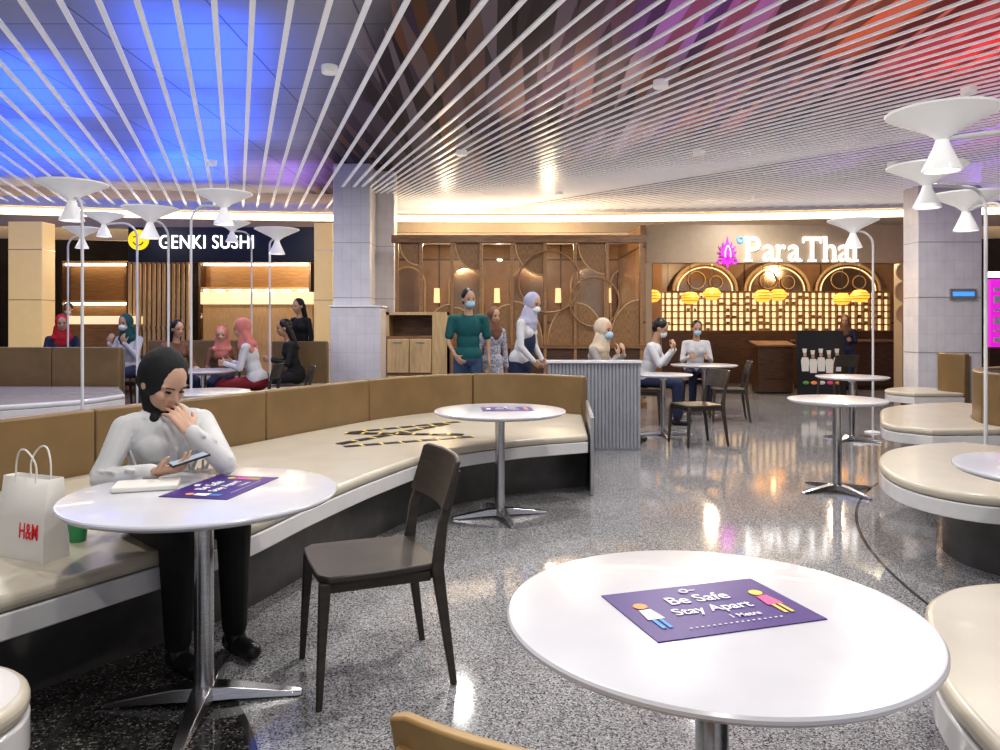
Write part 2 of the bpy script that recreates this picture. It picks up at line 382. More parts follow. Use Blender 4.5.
bowl=add('bowl',bm,'white',label='small white bowl on the sushi counter',cat='bowl',group='bowls on the sushi counter'); bowl.location=(PX(208,15.8),16.05,PZ(292,15.8)+.001)
for i in range(5):
    c=bowl.copy(); C.objects.link(c); c.location.x+=.35*(i+1)

# ---------------------------------------------------------------- wooden hoop partition
Y=12.2; xa,xb=PX(395,Y),PX(643,Y); zt=PZ(238,Y)
r=root('wooden_partition',(0,Y,0),0,'tall brown wooden partition with glazed bays and curved rattan infill','partition')
posts=(397,421,452,481,512,545,575,607,641)
for p in posts:
    bm=nb(); box(bm,(PX(p,Y),0,zt/2),(.05,.10,zt)); add('post',bm,'woodm',r,bevel=.004)
for i,(p,q) in enumerate(zip(posts[:-1],posts[1:])):
    x0=PX(p,Y)+.03; x1=PX(q,Y)-.03; wv=x1-x0; zb=1.03; ztt=zt-.08
    bm=nb(); box(bm,((x0+x1)/2,.02,(zb+ztt)/2),(wv,.008,ztt-zb)); add('glass_pane',bm,'glass',r)
    def shape(cx,cz,R,side):
        pts=[]
        for k in range(17):
            t=math.pi/2*k/16
            pts.append(V((cx+side*R*math.sin(t),-.0,cz+R*1.5*math.cos(t))))
        pts.append(V((cx,0,cz))); return pts
    side=1 if i%2==0 else -1
    o_=shape(x0 if side>0 else x1,zb,wv*.98,side); bm=nb(); plate(bm,o_,.015); add('rattan_panel',bm,'rattan',r)
    bm=nb(); tube(bm,o_[:17],.012,8); add('curved_rib',bm,'woodl',r)
    if side>0:
        top=[V((x1-wv*.95*math.sin(t),0,ztt-wv*1.1*math.cos(t))) for t in [math.pi/2*k/16 for k in range(17)]]; bm=nb(); plate(bm,top+[V((x1,0,ztt))],.015); add('rattan_panel',bm,'rattan',r)
        bm=nb(); tube(bm,top,.012,8); add('curved_rib',bm,'woodl',r)
for z,t in((zt-.02,.12),(1.0,.06),(.05,.1)):
    bm=nb(); box(bm,((xa+xb)/2,0,z),(xb-xa+.1,.13,t)); add('rail',bm,'wood',r)
for (px,py,rad) in [(549,282,.50),(594,302,.40)]:
    bm=nb(); hoop(bm,(PX(px,Y),-.07,PZ(py,Y)),rad,.016); add('hoop',bm,'woodm',r)
bm=nb(); box(bm,((xa+xb)/2,0,.55),(xb-xa,.05,.85)); add('low_panel',bm,'dwood',r)
bm=nb(); box(bm,(PX(515,16.6),16.7,1.6),(PX(665,16.6)-PX(370,16.6),.1,3.2)); add('wall_inner',bm,'panelwall',kind='structure',label='warm brown panelled wall behind the hoops')
bm=nb(); box(bm,(PX(642,14),15.2,1.6),(.1,2.6,3.2)); add('wall_divider',bm,'panelwall',kind='structure',label='brown dividing wall between dining rooms')
for i,px in enumerate((408,466,528,588,628)):
    r=root('wall_mirror',(PX(px,16.6),16.6,1.9),0,'tall bronze arched mirror on brown panelling','mirror','bronze wall mirrors')
    out=[V((-.38,0,-.8)),V((.38,0,-.8))]+[V((.38*math.cos(t),0,.35+.38*math.sin(t))) for t in [math.pi*k/16 for k in range(17)]]
    bm=nb(); plate(bm,out); add('mirror_plate',bm,'mirror',r)
    bm=nb(); tube(bm,[p+V((0,-.01,0)) for p in out],.022,8,True); add('mirror_frame',bm,'woodl',r)
for i,px in enumerate((437,497,558,608)):
    r=root('wall_light',(PX(px,16.6),16.58,2.0),0,'small warm wall light on brown panelling','lamp','warm wall lights')
    bm=nb(); cyl(bm,(0,-.03,-.16),(0,-.03,.16),.07,.06,16); add('lamp_shade',bm,'warmglow',r)
    bm=nb(); box(bm,(0,.03,0),(.08,.08,.12)); add('bracket',bm,'dwood',r)
for px in (425,480,540,595):
    r=root('booth_seat',(PX(px,14.6),14.6,0),0,'brown upholstered booth seat inside the restaurant','seat','restaurant booth seats')
    bm=nb(); box(bm,(0,0,.24),(.95,.55,.46)); add('seat',bm,'tan',r,bevel=.03)
    bm=nb(); box(bm,(0,.25,.72),(.95,.10,.75)); add('backrest',bm,'wood',r,bevel=.03)
# ---------------------------------------------------------------- thai storefront
Y=14.2
xa,xb=PX(646,Y),PX(908,Y); zt=3.25; zo=PZ(263,Y)
r=root('storefront_sign',((xa+xb)/2,Y,0),0,'beige fascia with glowing white serif letters and purple lotus emblem','sign'); cx=(xa+xb)/2
bm=nb(); box(bm,(0,.06,(zt+zo)/2),(xb-xa,.12,zt-zo)); add('fascia_board',bm,'beige',r,bevel=.008)
seq=[('P',.27,.46),('a',.23,.31),('r',.16,.31),('a',.23,.31),('T',.36,.46),('h',.23,.47),('a',.23,.31),('i',.07,.45)]
gap=.055; tot=sum(s[1] for s in seq)+gap*(len(seq)-1); kx=(PX(856,Y)-PX(746,Y))/tot
x=PX(746,Y)-cx; zb=PZ(261.5,Y); st_=.028
for chh,wl,hl_ in seq:
    wl*=kx
    text('letter',chh,wl,hl_,'signwhite',r,(x+wl/2,-.03,zb+hl_/2),FRONT,.012)
    def sf(xc,z_,w_,h_=st_):
        bm=nb(); box(bm,(xc,-.03,z_),(w_,.022,h_)); add('letter_serif',bm,'signwhite',r)
    if chh=='P': sf(x+.03,zb+st_/2,.15); sf(x+.01,zb+hl_-st_/2,.09)
    elif chh=='r': sf(x+.025,zb+st_/2,.12); sf(x,zb+hl_-st_/2,.06)
    elif chh=='T': sf(x+wl/2,zb+st_/2,.16); sf(x+.01,zb+hl_-.06,.022,.11); sf(x+wl-.01,zb+hl_-.06,.022,.11)
    elif chh=='h': sf(x+.025,zb+st_/2,.10); sf(x+wl-.025,zb+st_/2,.10); sf(x,zb+hl_-st_/2,.06)
    elif chh=='i': sf(x+wl/2,zb+st_/2,.13); sf(x+.0,zb+.30,.06)
    else: sf(x+wl+.01,zb+st_/2,.045)
    x+=wl+gap*kx
ex,ez=PX(727,Y)-cx,PZ(252,Y)
def petal(bm,base,ang,L_,w_,y=0):
    d=V((math.sin(ang),0,math.cos(ang))); s=V((math.cos(ang),0,-math.sin(ang)))
    prof=[(0,0),(.2,.75),(.42,1),(.65,.55),(.85,.15),(1,0)]
    pts=[base+d*L_*t+s*w_*q for t,q in prof]+[base+d*L_*t-s*w_*q for t,q in prof[-2:0:-1]]
    plate(bm,[p+V((0,y,0)) for p in pts],.02)
b0=V((ex,-.035,ez-.06))
bm=nb()
for a,L_,w_ in ((0,.36,.05),(20,.27,.035),(-20,.27,.035),(42,.24,.04),(-42,.24,.04),(68,.20,.034),(-68,.20,.034),(94,.17,.03),(-94,.17,.03)):
    petal(bm,b0,math.radians(a),L_,w_,-.002*abs(a)/22)
add('lotus_emblem',bm,'signpink',r)
bm=nb()
for a,L_ in ((180,.27),(158,.18),(-158,.18),(130,.17),(-130,.17)): petal(bm,b0-V((0,0,.03)),math.radians(a),L_,.028)
add('emblem_base',bm,'signpink',r)
for sx in(-1,1):
    bm=nb(); hoop(bm,(ex+sx*.13,-.03,ez-.18),.05,.012,seg=20); add('emblem_scroll',bm,'signpink',r)
bm=nb(); tube(bm,cr([(ex-.05,-.06,ez-.1),(ex-.045,-.06,ez+.02),(ex,-.06,ez+.12),(ex+.045,-.06,ez+.02),(ex+.05,-.06,ez-.1)],5),.007,6); add('emblem_heart',bm,'signwhite',r)
bm=nb(); hoop(bm,(PX(740,Y)-cx,-.02,PZ(240,Y)),.05,.014,seg=20); add('small_blue_mark',bm,'signblue',r)
for i,p in enumerate((646,906)):
    bm=nb(); box(bm,(PX(p,Y),Y+.1,zo/2),(.2,.3,zo)); add('trim_%d'%(5+i),bm,'beige',kind='structure',label='beige shopfront jamb')
Y=17.4
bm=nb(); box(bm,((PX(640,Y)+PX(905,Y))/2,Y+.3,1.6),(PX(905,Y)-PX(640,Y)+1,.1,3.2)); add('wall_restaurant',bm,'panelwall',kind='structure',label='dark brown restaurant wall')
xa,xb=PX(640,Y),PX(892,Y); z0,z1=PZ(331,Y),PZ(292,Y)
r=root('lattice_cabinet',((xa+xb)/2,Y,0),0,'bright cream backlit grid cabinet of small square cells','cabinet')
w=xb-xa
bm=nb(); box(bm,(0,.2,(z0+z1)/2),(w,.02,z1-z0)); add('backlit_panel',bm,'warmglow',r)
bm=nb(); nx=38; nz=6
for i in range(nx+1): box(bm,(-w/2+w*i/nx,.13,(z0+z1)/2),(.03,.12,z1-z0))
for i in range(nz+1): box(bm,(0,.13,z0+(z1-z0)*i/nz),(w,.12,.03))
add('grid_frame',bm,'woodm',r)
bm=nb()
for i in range(nx):
    for j in range(nz):
        if random.random()<.3:
            h=random.uniform(.04,.07); box(bm,(-w/2+w*(i+.5)/nx,.13,z0+(z1-z0)*j/nz+.015+h/2),(random.uniform(.04,.08),.06,h))
jars=add('small_jars',bm,'wood',r,label='rows of small brown jars'); jars['kind']='stuff'
bm=nb(); box(bm,(0,.1,z0/2),(w,.3,z0)); add('cabinet_base',bm,'dwood',r)
for px in (705,777,848):
    X=PX(px,Y); r=root('arch_niche',(X,Y+.02,PZ(291,Y)),0,'arched bronze mirror niche with golden rim above the grid cabinet','niche','arched niches')
    R=.74
    out=[V((R*math.cos(t),0,.64*math.sin(t))) for t in [math.pi*i/24 for i in range(25)]]
    bm=nb(); plate(bm,out,.05); add('mirror',bm,'mirror',r)
    bm=nb(); tube(bm,[p+V((0,-.03,0)) for p in out],.035,8); add('arch_rim',bm,'woodl',r)
    bm=nb(); tube(bm,[V((p.x*.86,-.03,p.z*.86)) for p in out],.014,8); add('arch_glow_line',bm,'warmglow',r)
    bm=nb(); hoop(bm,(-.2,-.04,.25),.2,.014,seg=24); add('ring_motif',bm,'woodl',r)
    bm=nb(); hoop(bm,(.25,-.04,.2),.15,.014,seg=24); add('ring_motif',bm,'woodl',r)
lan=root('pendant_lantern',(0,0,0),0,'glowing orange ribbed pendant lantern','lamp','orange pendant lanterns')
bm=nb(); lathe(bm,[(0.03,-.13),(.10,-.12),(.17,-.06),(.19,0),(.17,.06),(.10,.12),(.03,.13)],20); add('lamp_shade',bm,'lantern',lan)
bm=nb(); cyl(bm,(0,0,.12),(0,0,1.0),.008,.008,8); add('cord',bm,'blackp',lan)
for z,rr in((-.06,.172),(0,.192),(.06,.172)):
    bm=nb(); hoop(bm,(0,0,z),rr,.007,(0,0,1),20,6); add('shade_rib',bm,'wood',lan)
first=True
for px,py,YY in ((652,296,15.6),(690,298,16),(712,294,16),(763,296,15.6),(778,295,16.6),(842,299,16.4),(860,296,15.6)):
    if first: lan.location=(PX(px,YY),YY,PZ(py,YY)); first=False
    else: dup(lan,(PX(px,YY),YY,PZ(py,YY)),0)
for py,rr in ((272,.17),(292,.20),(314,.18)):
    bm=nb(); lathe(bm,[(0,0),(rr*.8,.0),(rr,.04),(rr*.9,.05),(rr*.5,.03),(0,.03)],24)
    o=add('woven_basket',bm,'woodl',label='round woven tray hung on the shopfront jamb',cat='basket',group='woven trays on the jamb'); o.rotation_euler=(math.pi/2,0,0); o.location=(PX(899,14.2)+.06,14.15,PZ(py,14.2))
Y=14.9
r=root('host_stand',(PX(772,Y),Y,0),0,'dark wooden host podium with sloped top','podium')
bm=nb(); box(bm,(0,0,.48),(.68,.4,.9)); add('podium_body',bm,'dwood',r,bevel=.01)
bm=nb(); box(bm,(0,0,.98),(.76,.48,.04),R=Matrix.Rotation(.15,4,'X')); add('podium_top',bm,'wood',r,bevel=.008)
bm=nb(); box(bm,(0,0,.03),(.62,.36,.06)); add('plinth',bm,'blackp',r)
bm=nb(); box(bm,(0,-.205,.55),(.5,.012,.5)); add('front_panel',bm,'dwood',r)
Y=13.9
r=root('menu_stand',(PX(822,Y),Y,0),0,'black easel poster stand with picture of a row of chefs','poster stand'); 
w=PX(846,Y)-PX(798,Y); h=PZ(330,Y)-.02
bm=nb(); R=Matrix.Rotation(-.10,4,'X'); box(bm,(0,.06,h/2+.01),(w,.04,h),R=R); add('board',bm,'blackp',r,bevel=.006)
def onb(z): return .06-.024+(z-h/2)*math.tan(.10)-.006
for sx in(-.3,.3):
    bm=nb(); box(bm,(sx,.26,.56),(.04,.03,1.12),R=Matrix.Rotation(.14,4,'X')); add('rear_leg',bm,'blackp',r)
for i in range(5):
    x=-.30+i*.15; q=.0 if i%2 else .03
    bm=nb(); out=[V((x+a_,onb(.50),b_+q)) for a_,b_ in ((-.062,.46),(.062,.46),(.072,.66),(.05,.72),(-.05,.72),(-.072,.66))]; plate(bm,out,.03); add('chef_jacket',bm,'paper',r)
    bm=nb(); ell(bm,(x,onb(.72)-.002,.765+q),(.034,.010,.042)); add('chef_face',bm,'skin',r)
    bm=nb(); out=[V((x+a_,onb(.78),b_+q)) for a_,b_ in ((-.03,.80),(.03,.80),(.04,.88),(-.04,.88))]; plate(bm,out,.02); add('chef_hat',bm,'paper',r)
for i in range(5):
    bm=nb(); ell(bm,(-.30+i*.15,onb(.26),.28),(.06,.008,.035)); add('food_picture',bm,('greenp','orange','paper','pinkp','orange')[i],r)
counter(800,898,15.6,340,'dark wooden restaurant counter','dwood','wood',.4)
Y=12.5
r=root('shop_lightbox',(PX(1018,Y),Y+.2,0),0,'glowing pink and white patterned shop lightbox','sign')
bm=nb(); box(bm,(0,0,1.55),(.70,.1,1.15)); add('lit_panel',bm,'signpink',r)
bm=nb(); box(bm,(0,-.06,2.2),(.8,.05,.1)); add('white_header',bm,'signwhite',r)
for zz,hh in((1.95,.06),(1.78,.12),(1.6,.04),(1.42,.12),(1.26,.04),(1.1,.08)):
    bm=nb(); box(bm,(0,-.06,zz),(.62,.03,hh)); add('printed_band',bm,'wtext',r)
bm=nb(); box(bm,(0,0,.48),(.8,.2,.96)); add('cabinet_base',bm,'dwood',r)
Y=12.17
r=root('wall_sign',(PX(963,Y),Y,PZ(294,Y)),0,'small blue lit sign on the tiled column','sign')
bm=nb(); box(bm,(0,.0,0),(.42,.03,.17)); add('sign_plate',bm,'grey',r)
bm=nb(); box(bm,(0,-.02,0),(.34,.012,.07)); add('lit_strip',bm,'signblue',r)

# ---------------------------------------------------------------- benches
def bench(front,back,label,panels=6,zt=.85,zs=.48,plinth=.34,bt=.09,backrest=True,n=8,mback='tan',mseat='cream'):
    F=cr(front,n); B=cr(back,n)
    o=root('bench',(0,0,0),0,label,'bench')
    out=[(p.x,p.y) for p in F]+[(p.x,p.y) for p in reversed(B)]
    bm=nb(); prism(bm,out,zs-.055,zs); add('seat_cushion',bm,mseat,o,bevel=.022,segs=3)
    bm=nb(); prism(bm,out,zs-.145,zs-.057); add('seat_band',bm,'band',o,bevel=.006)
    cF=[]
    for i,p in enumerate(F):
        q=B[int(i*(len(B)-1)/(len(F)-1))]; d=(q-p); L_=d.length; cF.append(p+d*min(.75,plinth/max(L_,.01)))
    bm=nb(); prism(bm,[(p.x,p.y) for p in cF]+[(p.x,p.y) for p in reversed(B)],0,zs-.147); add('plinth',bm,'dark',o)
    if backrest:
        off=[]
        for i,p in enumerate(B):
            a=B[max(0,i-1)]; b=B[min(len(B)-1,i+1)]; t=(b-a).normalized(); nn=V((-t.y,t.x,0))
            q=F[int(i*(len(F)-1)/(len(B)-1))]
            if nn.dot(p-q)<0: nn=-nn
            off.append(nn)
        N_=len(B)-1
        for k in range(panels):
            i0=round(N_*k/panels); i1=round(N_*(k+1)/panels)
            pin=[B[i]-off[i]*0.0 for i in range(i0,i1+1)]; po=[B[i]+off[i]*bt for i in range(i0,i1+1)]
            def shrink(L_):
                L_=list(L_); L_[0]=L_[0]+(L_[1]-L_[0]).normalized()*.003; L_[-1]=L_[-1]+(L_[-2]-L_[-1]).normalized()*.003; return L_
            pin=shrink(pin);po=shrink(po)
            bm=nb(); prism(bm,[(p.x,p.y) for p in pin]+[(p.x,p.y) for p in reversed(po)],zs-.12,zt); add('backrest',bm,mback,o,bevel=.015,segs=3)
        po=[B[i]+off[i]*(bt+.004) for i in range(N_+1)]; pp=[B[i]+off[i]*(bt+.03) for i in range(N_+1)]
        bm=nb(); prism(bm,[(p.x,p.y) for p in po]+[(p.x,p.y) for p in reversed(pp)],0,zt-.03); add('rear_panel',bm,'grey',o)
    return o
main=bench([(-1.78,2.12),(-1.62,2.35),(-1.38,2.75),(-1.12,3.2),(-.95,3.8),(-.72,4.5),(-.4,5.2),(.1,5.65),(.70,5.95)],
      [(-2.95,3.3),(-2.63,3.95),(-2.25,4.75),(-1.87,5.5),(-1.48,6.3),(-1.08,7.02),(-.52,7.6),(.15,7.72),(.80,7.3)],
      'long curved bench with cream seat, white band and tan backrest panels',panels=5)
bm=nb(); prism(bm,[(.715,5.93),(.745,5.93),(.86,7.28),(.83,7.28)],0,.62); add('end_panel',bm,'grey',main,bevel=.005)
def tape(p0,p1,label,w_=.07):
    p0=V(p0);p1=V(p1); d=p1-p0; n=7; ang=math.atan2(d.y,d.x)
    r=root('hazard_tape',(0,0,0),0,label,'tape','black and yellow tape on the seat')
    for i in range(n):
        bm=nb(); box(bm,p0+d*(i+.45)/n,(d.length/n*.78,w_,.002),ang); add('black_dash',bm,'blackp',r)
        bm=nb(); box(bm,p0+d*(i+.92)/n,(d.length/n*.14,w_,.002),ang); add('yellow_dash',bm,'yellowp',r)
tape((-1.12,5.35,.4825),(-.20,5.85,.4825),'black and yellow dashed hazard tape along the bench seat')
tape((-1.22,6.05,.4825),(-.35,6.75,.4825),'black and yellow dashed hazard tape near the bench backrest')
tape((-1.18,5.45,.4855),(-.45,6.60,.4855),'black and yellow dashed hazard tape laid diagonally on seat')
tape((-.28,5.92,.4880),(-1.24,6.0,.4880),'black and yellow dashed hazard tape crossing the bench seat')
bench([(-1.95,1.92),(-1.6,1.97),(-1.25,1.92),(-1.11,1.74),(-1.2,1.52),(-1.5,1.36)],[(-2.05,1.8),(-2.05,1.6),(-1.95,1.45)],'rounded cream bench end beside the long curved bench',backrest=False,plinth=.18)
bench([(2.6,2.50),(1.75,2.55),(1.40,2.42),(1.20,2.1),(1.06,1.75),(1.01,1.2),(1.08,.7)],[(2.7,2.0),(2.3,1.7),(2.1,1.2),(2.1,.7)],'rounded cream bench end beside the near table',backrest=False,plinth=.25)
bench([(2.85,3.75),(2.45,3.85),(2.28,4.2),(2.38,4.7),(2.68,5.2),(3.1,5.5),(3.45,5.6)],[(3.55,4.0),(3.42,4.25),(3.4,4.6),(3.5,4.95),(3.75,5.25)],'curved cream bench with tufted tan backrest near the column',panels=4,zt=.93)
bench([(3.6,6.25),(3.4,6.6),(3.65,7.2),(4.05,7.9),(4.6,8.3),(5.2,8.5)],[(4.35,6.3),(4.3,6.7),(4.6,7.3),(5.0,7.6),(5.4,7.8)],'curved cream bench with tan backrest beside the tiled column',panels=4,zt=.93)
bench([(5.3,9.6),(5.15,10.0),(5.4,10.4),(5.8,10.6)],[(5.95,9.6),(5.85,9.9),(5.95,10.2),(6.1,10.35)],'small curved cream bench with tan backrest by the column',panels=2,zt=.98,plinth=.2)
bench([(-7.6,6.2),(-6.3,6.7),(-5.2,7.3),(-4.5,8.0),(-4.35,8.7)],[(-7.6,9.6),(-6.8,9.8),(-5.9,9.85),(-4.95,9.75)],'long rounded glossy white bench with tan backrest near the sushi shop',panels=3,zt=1.06,zs=.55,mseat='band')
bench([(-3.55,10.62),(-3.1,10.6),(-2.65,10.62)],[(-3.5,11.5),(-3.1,11.5),(-2.65,11.5)],'straight bench with tan backrest behind the group table',panels=2,zt=1.1,zs=.46)
bench([(-6.2,12.75),(-5.3,12.85),(-4.4,12.75)],[(-6.2,13.2),(-5.3,13.25),(-4.4,13.2)],'long low bench with tan backrest against the sushi shop front',panels=3,zt=1.08,zs=.46,plinth=.1)
Y=8.0
xa,xb=PX(548,Y),PX(641,Y)
r=root('ribbed_partition',((xa+xb)/2,Y+.1,0),0,'low ribbed grey partition with white cap','partition'); w=xb-xa
bm=nb(); box(bm,(0,0,.47),(w,.14,.94)); add('core_panel',bm,'ribbed',r)
bm=nb(); n=26
for i in range(n): cyl(bm,(-w/2+w*(i+.5)/n,-.075,.03),(-w/2+w*(i+.5)/n,-.075,.94),.016,.016,8)
add('ribs',bm,'ribbed',r)
bm=nb(); box(bm,(0,0,.955),(w+.04,.22,.03)); add('cap_rail',bm,'white',r,bevel=.006)
Y=10.2; xa,xb=PX(386,Y),PX(447,Y); w=xb-xa; z=PZ(312,Y)
r=root('waiter_station',((xa+xb)/2,Y+.25,0),0,'pale wooden waiter station with plain doors and upper niche','cabinet')
bm=nb(); box(bm,(0,0,.6),(w,.5,1.2)); add('cabinet_body',bm,'wood',r,bevel=.006)
bm=nb(); box(bm,(-w/2+.02,0,(1.2+z)/2),(.04,.5,z-1.2)); add('side_panel',bm,'woodl',r)
bm=nb(); box(bm,(w/2-.1,0,(z)/2),(.2,.52,z)); add('side_panel',bm,'woodl',r)
bm=nb(); box(bm,(0,0,z-.02),(w,.5,.04)); add('top_board',bm,'woodl',r)
bm=nb(); box(bm,(0,.23,(1.2+z)/2),(w,.03,z-1.2)); add('niche_back',bm,'wood',r)
for i in range(2):
    for j in range(2):
        bm=nb(); box(bm,(-w/2+.165+i*.305,-.265,.93-j*.5),(.295,.03,.46)); dr=add('door',bm,'woodl',r,bevel=.008)
        bm=nb(); box(bm,(-w/2+.165+i*.305,-.29,1.12-j*.5),(.12,.02,.012)); add('handle',bm,'grey',dr)

# ---------------------------------------------------------------- tables
def table(loc,D,rz,label,zt=.75,arms=4):
    r=root('cafe_table',(loc[0],loc[1],0),rz,label,'table')
    R=D/2
    bm=nb(); lathe(bm,[(0,zt-.03),(R-.035,zt-.03),(R-.012,zt-.022),(R,zt-.012),(R,zt-.006),(R-.004,zt-.001),(R-.01,zt),(0,zt)],96); add('table_top',bm,'white',r)
    bm=nb(); lathe(bm,[(.036,.04),(.034,.1),(.034,zt-.07),(.05,zt-.05),(.12,zt-.032),(.12,zt-.0305)],32); add('column_leg',bm,'chrome',r)
    for k in range(arms):
        a=2*math.pi*k/arms; bm=nb(); rings=[]
        for rad,w,z0,z1 in ((.0,.09,.012,.06),(.1,.075,.012,.055),(.22,.055,.006,.036),(.33,.042,.001,.018),(.345,.036,.002,.012)):
            rings.append([V((rad,-w/2,z0)),V((rad,w/2,z0)),V((rad,w/2*.8,z1)),V((rad,-w/2*.8,z1))])
        ringloft(bm,rings); bmesh.ops.rotate(bm,verts=bm.verts,matrix=Matrix.Rotation(a,3,'Z'))
        add('base_foot',bm,'chrome',r,bevel=.003)
    return r
table((-1.065,2.70),.94,math.radians(8),'round white cafe table with chrome pedestal beside the bench')
table((.445,1.575),.86,math.radians(30),'round white cafe table with purple notice and chrome pedestal')
table((0,5.3),.93,math.radians(15),'round white cafe table inside the curved bench')
table((PX(837,6.1),6.1),.76,math.radians(20),'round white cafe table standing on open floor')
table((PX(852,8.8),8.8),.80,math.radians(40),'round white cafe table further from the curved bench')
table((2.40,3.12),.9,math.radians(10),'round white cafe table between two rounded benches')
table((PX(663,9.2),9.2),.72,0,'round white cafe table near the ribbed partition')
table((3.1,11.4),1.0,.3,'round white cafe table with seated guests')
table((-3.95,10.0),1.0,.3,'round white cafe table shared by a group')
table((-2.68,6.8),.8,.2,'round white cafe table behind the bench backrest')
def notice(loc,rz,w,h,label):
    r=root('notice_card',loc,rz,label,'notice')
    bm=nb(); box(bm,(0,0,.0012),(w,h,.002)); add('card',bm,'purple',r)
    z=.0035
    text('headline','Be Safe',w*.38,h*.16,'wtext',r,(w*.0,h*.19,z),(0,0,0),.0004,bold=.012)
    text('headline','Stay Apart',w*.48,h*.17,'wtext',r,(w*.0,-h*.06,z),(0,0,0),.0004,bold=.012)
    text('caption','1 Metre',w*.18,h*.07,'wtext',r,(w*.12,-h*.24,z),(0,0,0),.0004,bold=.01)
    bm=nb()
    for i in range(17): box(bm,(-w*.26+i*w*.034,-h*.36,z),(w*.014,h*.014,.0006))
    hoop(bm,(-w*.02,h*.37,z),h*.035,h*.01,(0,0,1),20,4)
    box(bm,(w*.03,h*.37,z),(w*.05,h*.012,.0006))
    add('printed_marks',bm,'wtext',r)
    for sx,mh,mb,ml in((-.37,'orange','wtext','bluep'),(.37,'yellowp','pinkp','yellowp')):
        bm=nb(); cyl(bm,(sx*w,h*.16,z-.0005),(sx*w,h*.16,z+.0003),h*.06,h*.06,20); add('figure_head',bm,mh,r)
        bm=nb(); prism(bm,[(sx*w-.035*w,h*.08),(sx*w+.035*w,h*.08),(sx*w+.05*w,-h*.12),(sx*w-.05*w,-h*.12)],z-.0004,z+.0004)
        add('figure_body',bm,mb,r)
        for q in(-1,1):
            bm=nb(); box(bm,(sx*w+q*.02*w,-h*.21,z),(w*.022,h*.18,.0006)); add('figure_leg',bm,ml,r)
    return r
notice((.445,1.592,.7502),math.radians(17),.385,.255,'purple notice card with white lettering stuck on the table')
notice((-1.03,2.78,.7502),math.radians(80),.38,.26,'purple notice card on the table beside the seated woman')
notice((.05,5.35,.7502),math.radians(5),.36,.25,'small purple notice card on the table in the curved bench')
bm=nb(); box(bm,(0,0,.010),(.22,.14,.020)); add('paper_packet',bm,'paper',label='white paper packet lying on the round table',cat='packet',bevel=.006,loc=(-1.30,2.76,.7505),rz=.3)

# ---------------------------------------------------------------- chairs
def chair(loc,rz,label,mw='chairwood',group=None):
    r=root('dining_chair',(loc[0],loc[1],0),rz,label,'chair',group)
    bm=nb(); pts=cr([(.235,-.18),(.24,0),(.235,.18)],4)+cr([(.20,.222),(0,.222),(-.18,.205)],3)+cr([(-.215,.18),(-.22,0),(-.215,-.18)],4)+cr([(-.18,-.205),(0,-.222),(.20,-.222)],3)
    prism(bm,[(p.x,p.y) for p in pts],.436,.46); add('seat',bm,mw,r,bevel=.006)
    for c_,s_ in (((.2,0,.415),(.025,.38,.04)),((-.18,0,.415),(.025,.36,.04)),((.01,.19,.415),(.38,.022,.04)),((.01,-.19,.415),(.38,.022,.04))):
        bm=nb(); box(bm,c_,s_); add('apron',bm,mw,r,bevel=.003)
    for s in(-1,1):
        bm=nb(); rings=[]
        for z,x,y,a,b in((0,.235,.225*s,.022,.022),(.25,.222,.213*s,.032,.028),(.437,.21,.2*s,.042,.034)):
            rings.append([V((x+dx*a/2,y+dy*b/2,z)) for dx,dy in((-1,-1),(1,-1),(1,1),(-1,1))])
        ringloft(bm,rings); add('front_leg',bm,mw,r,bevel=.005)
        bm=nb(); rings=[]
        for z,x,y,a,b in((0,-.265,.215*s,.024,.022),(.25,-.23,.207*s,.036,.026),(.44,-.205,.2*s,.046,.03),(.6,-.225,.2*s,.036,.026),(.80,-.285,.2*s,.024,.022)):
            rings.append([V((x+dx*a/2,y+dy*b/2,z)) for dx,dy in((-1,-1),(1,-1),(1,1),(-1,1))])
        ringloft(bm,rings); add('back_leg',bm,mw,r,bevel=.005)
    bm=nb(); rings=[]
    for i in range(17):
        t=-1+2*i/16; y=.222*t; dx=-.035*(1-t*t)
        h=.0 if abs(t)<.9 else .01
        rings.append([V((-.236+dx,y,.645+h)),V((-.216+dx,y,.645+h)),V((-.272+dx,y,.845-h)),V((-.292+dx,y,.845-h))])
    ringloft(bm,rings); add('backrest',bm,mw,r,bevel=.005)
    return r
ch=chair((-.50,2.92),math.radians(-158),'dark brown wooden dining chair drawn up to the round table')
chair((.165,1.175),math.radians(69),'honey coloured wooden chair pushed under the round table','chairtan')
def mkchair(x,y,rz,label): return dup(ch,(x,y,0),rz,label)
mkchair(PX(697,8.5),8.5,math.radians(195),'dark wooden dining chair at the guests table')
mkchair(PX(733,10.4),10.6,math.radians(170),'dark wooden dining chair pulled to the group table')
mkchair(2.0,10.35,math.radians(-20),'dark wooden dining chair carrying a guest in cream shirt')
mkchair(3.2,12.3,math.radians(-95),'dark wooden dining chair carrying a masked guest')
mkchair(1.08,8.75,math.radians(-25),'dark wooden dining chair carrying a guest in cream headscarf')
mkchair(-3.2,9.9,math.radians(180),'dark wooden dining chair carrying a guest in pink headscarf')
mkchair(-4.75,10.9,math.radians(-40),'dark wooden dining chair carrying a dark haired guest')
mkchair(-2.62,9.3,math.radians(200),'empty dark wooden dining chair by column')
mkchair(5.8,12.9,math.radians(100),'dark wooden dining chair outside the thai restaurant')

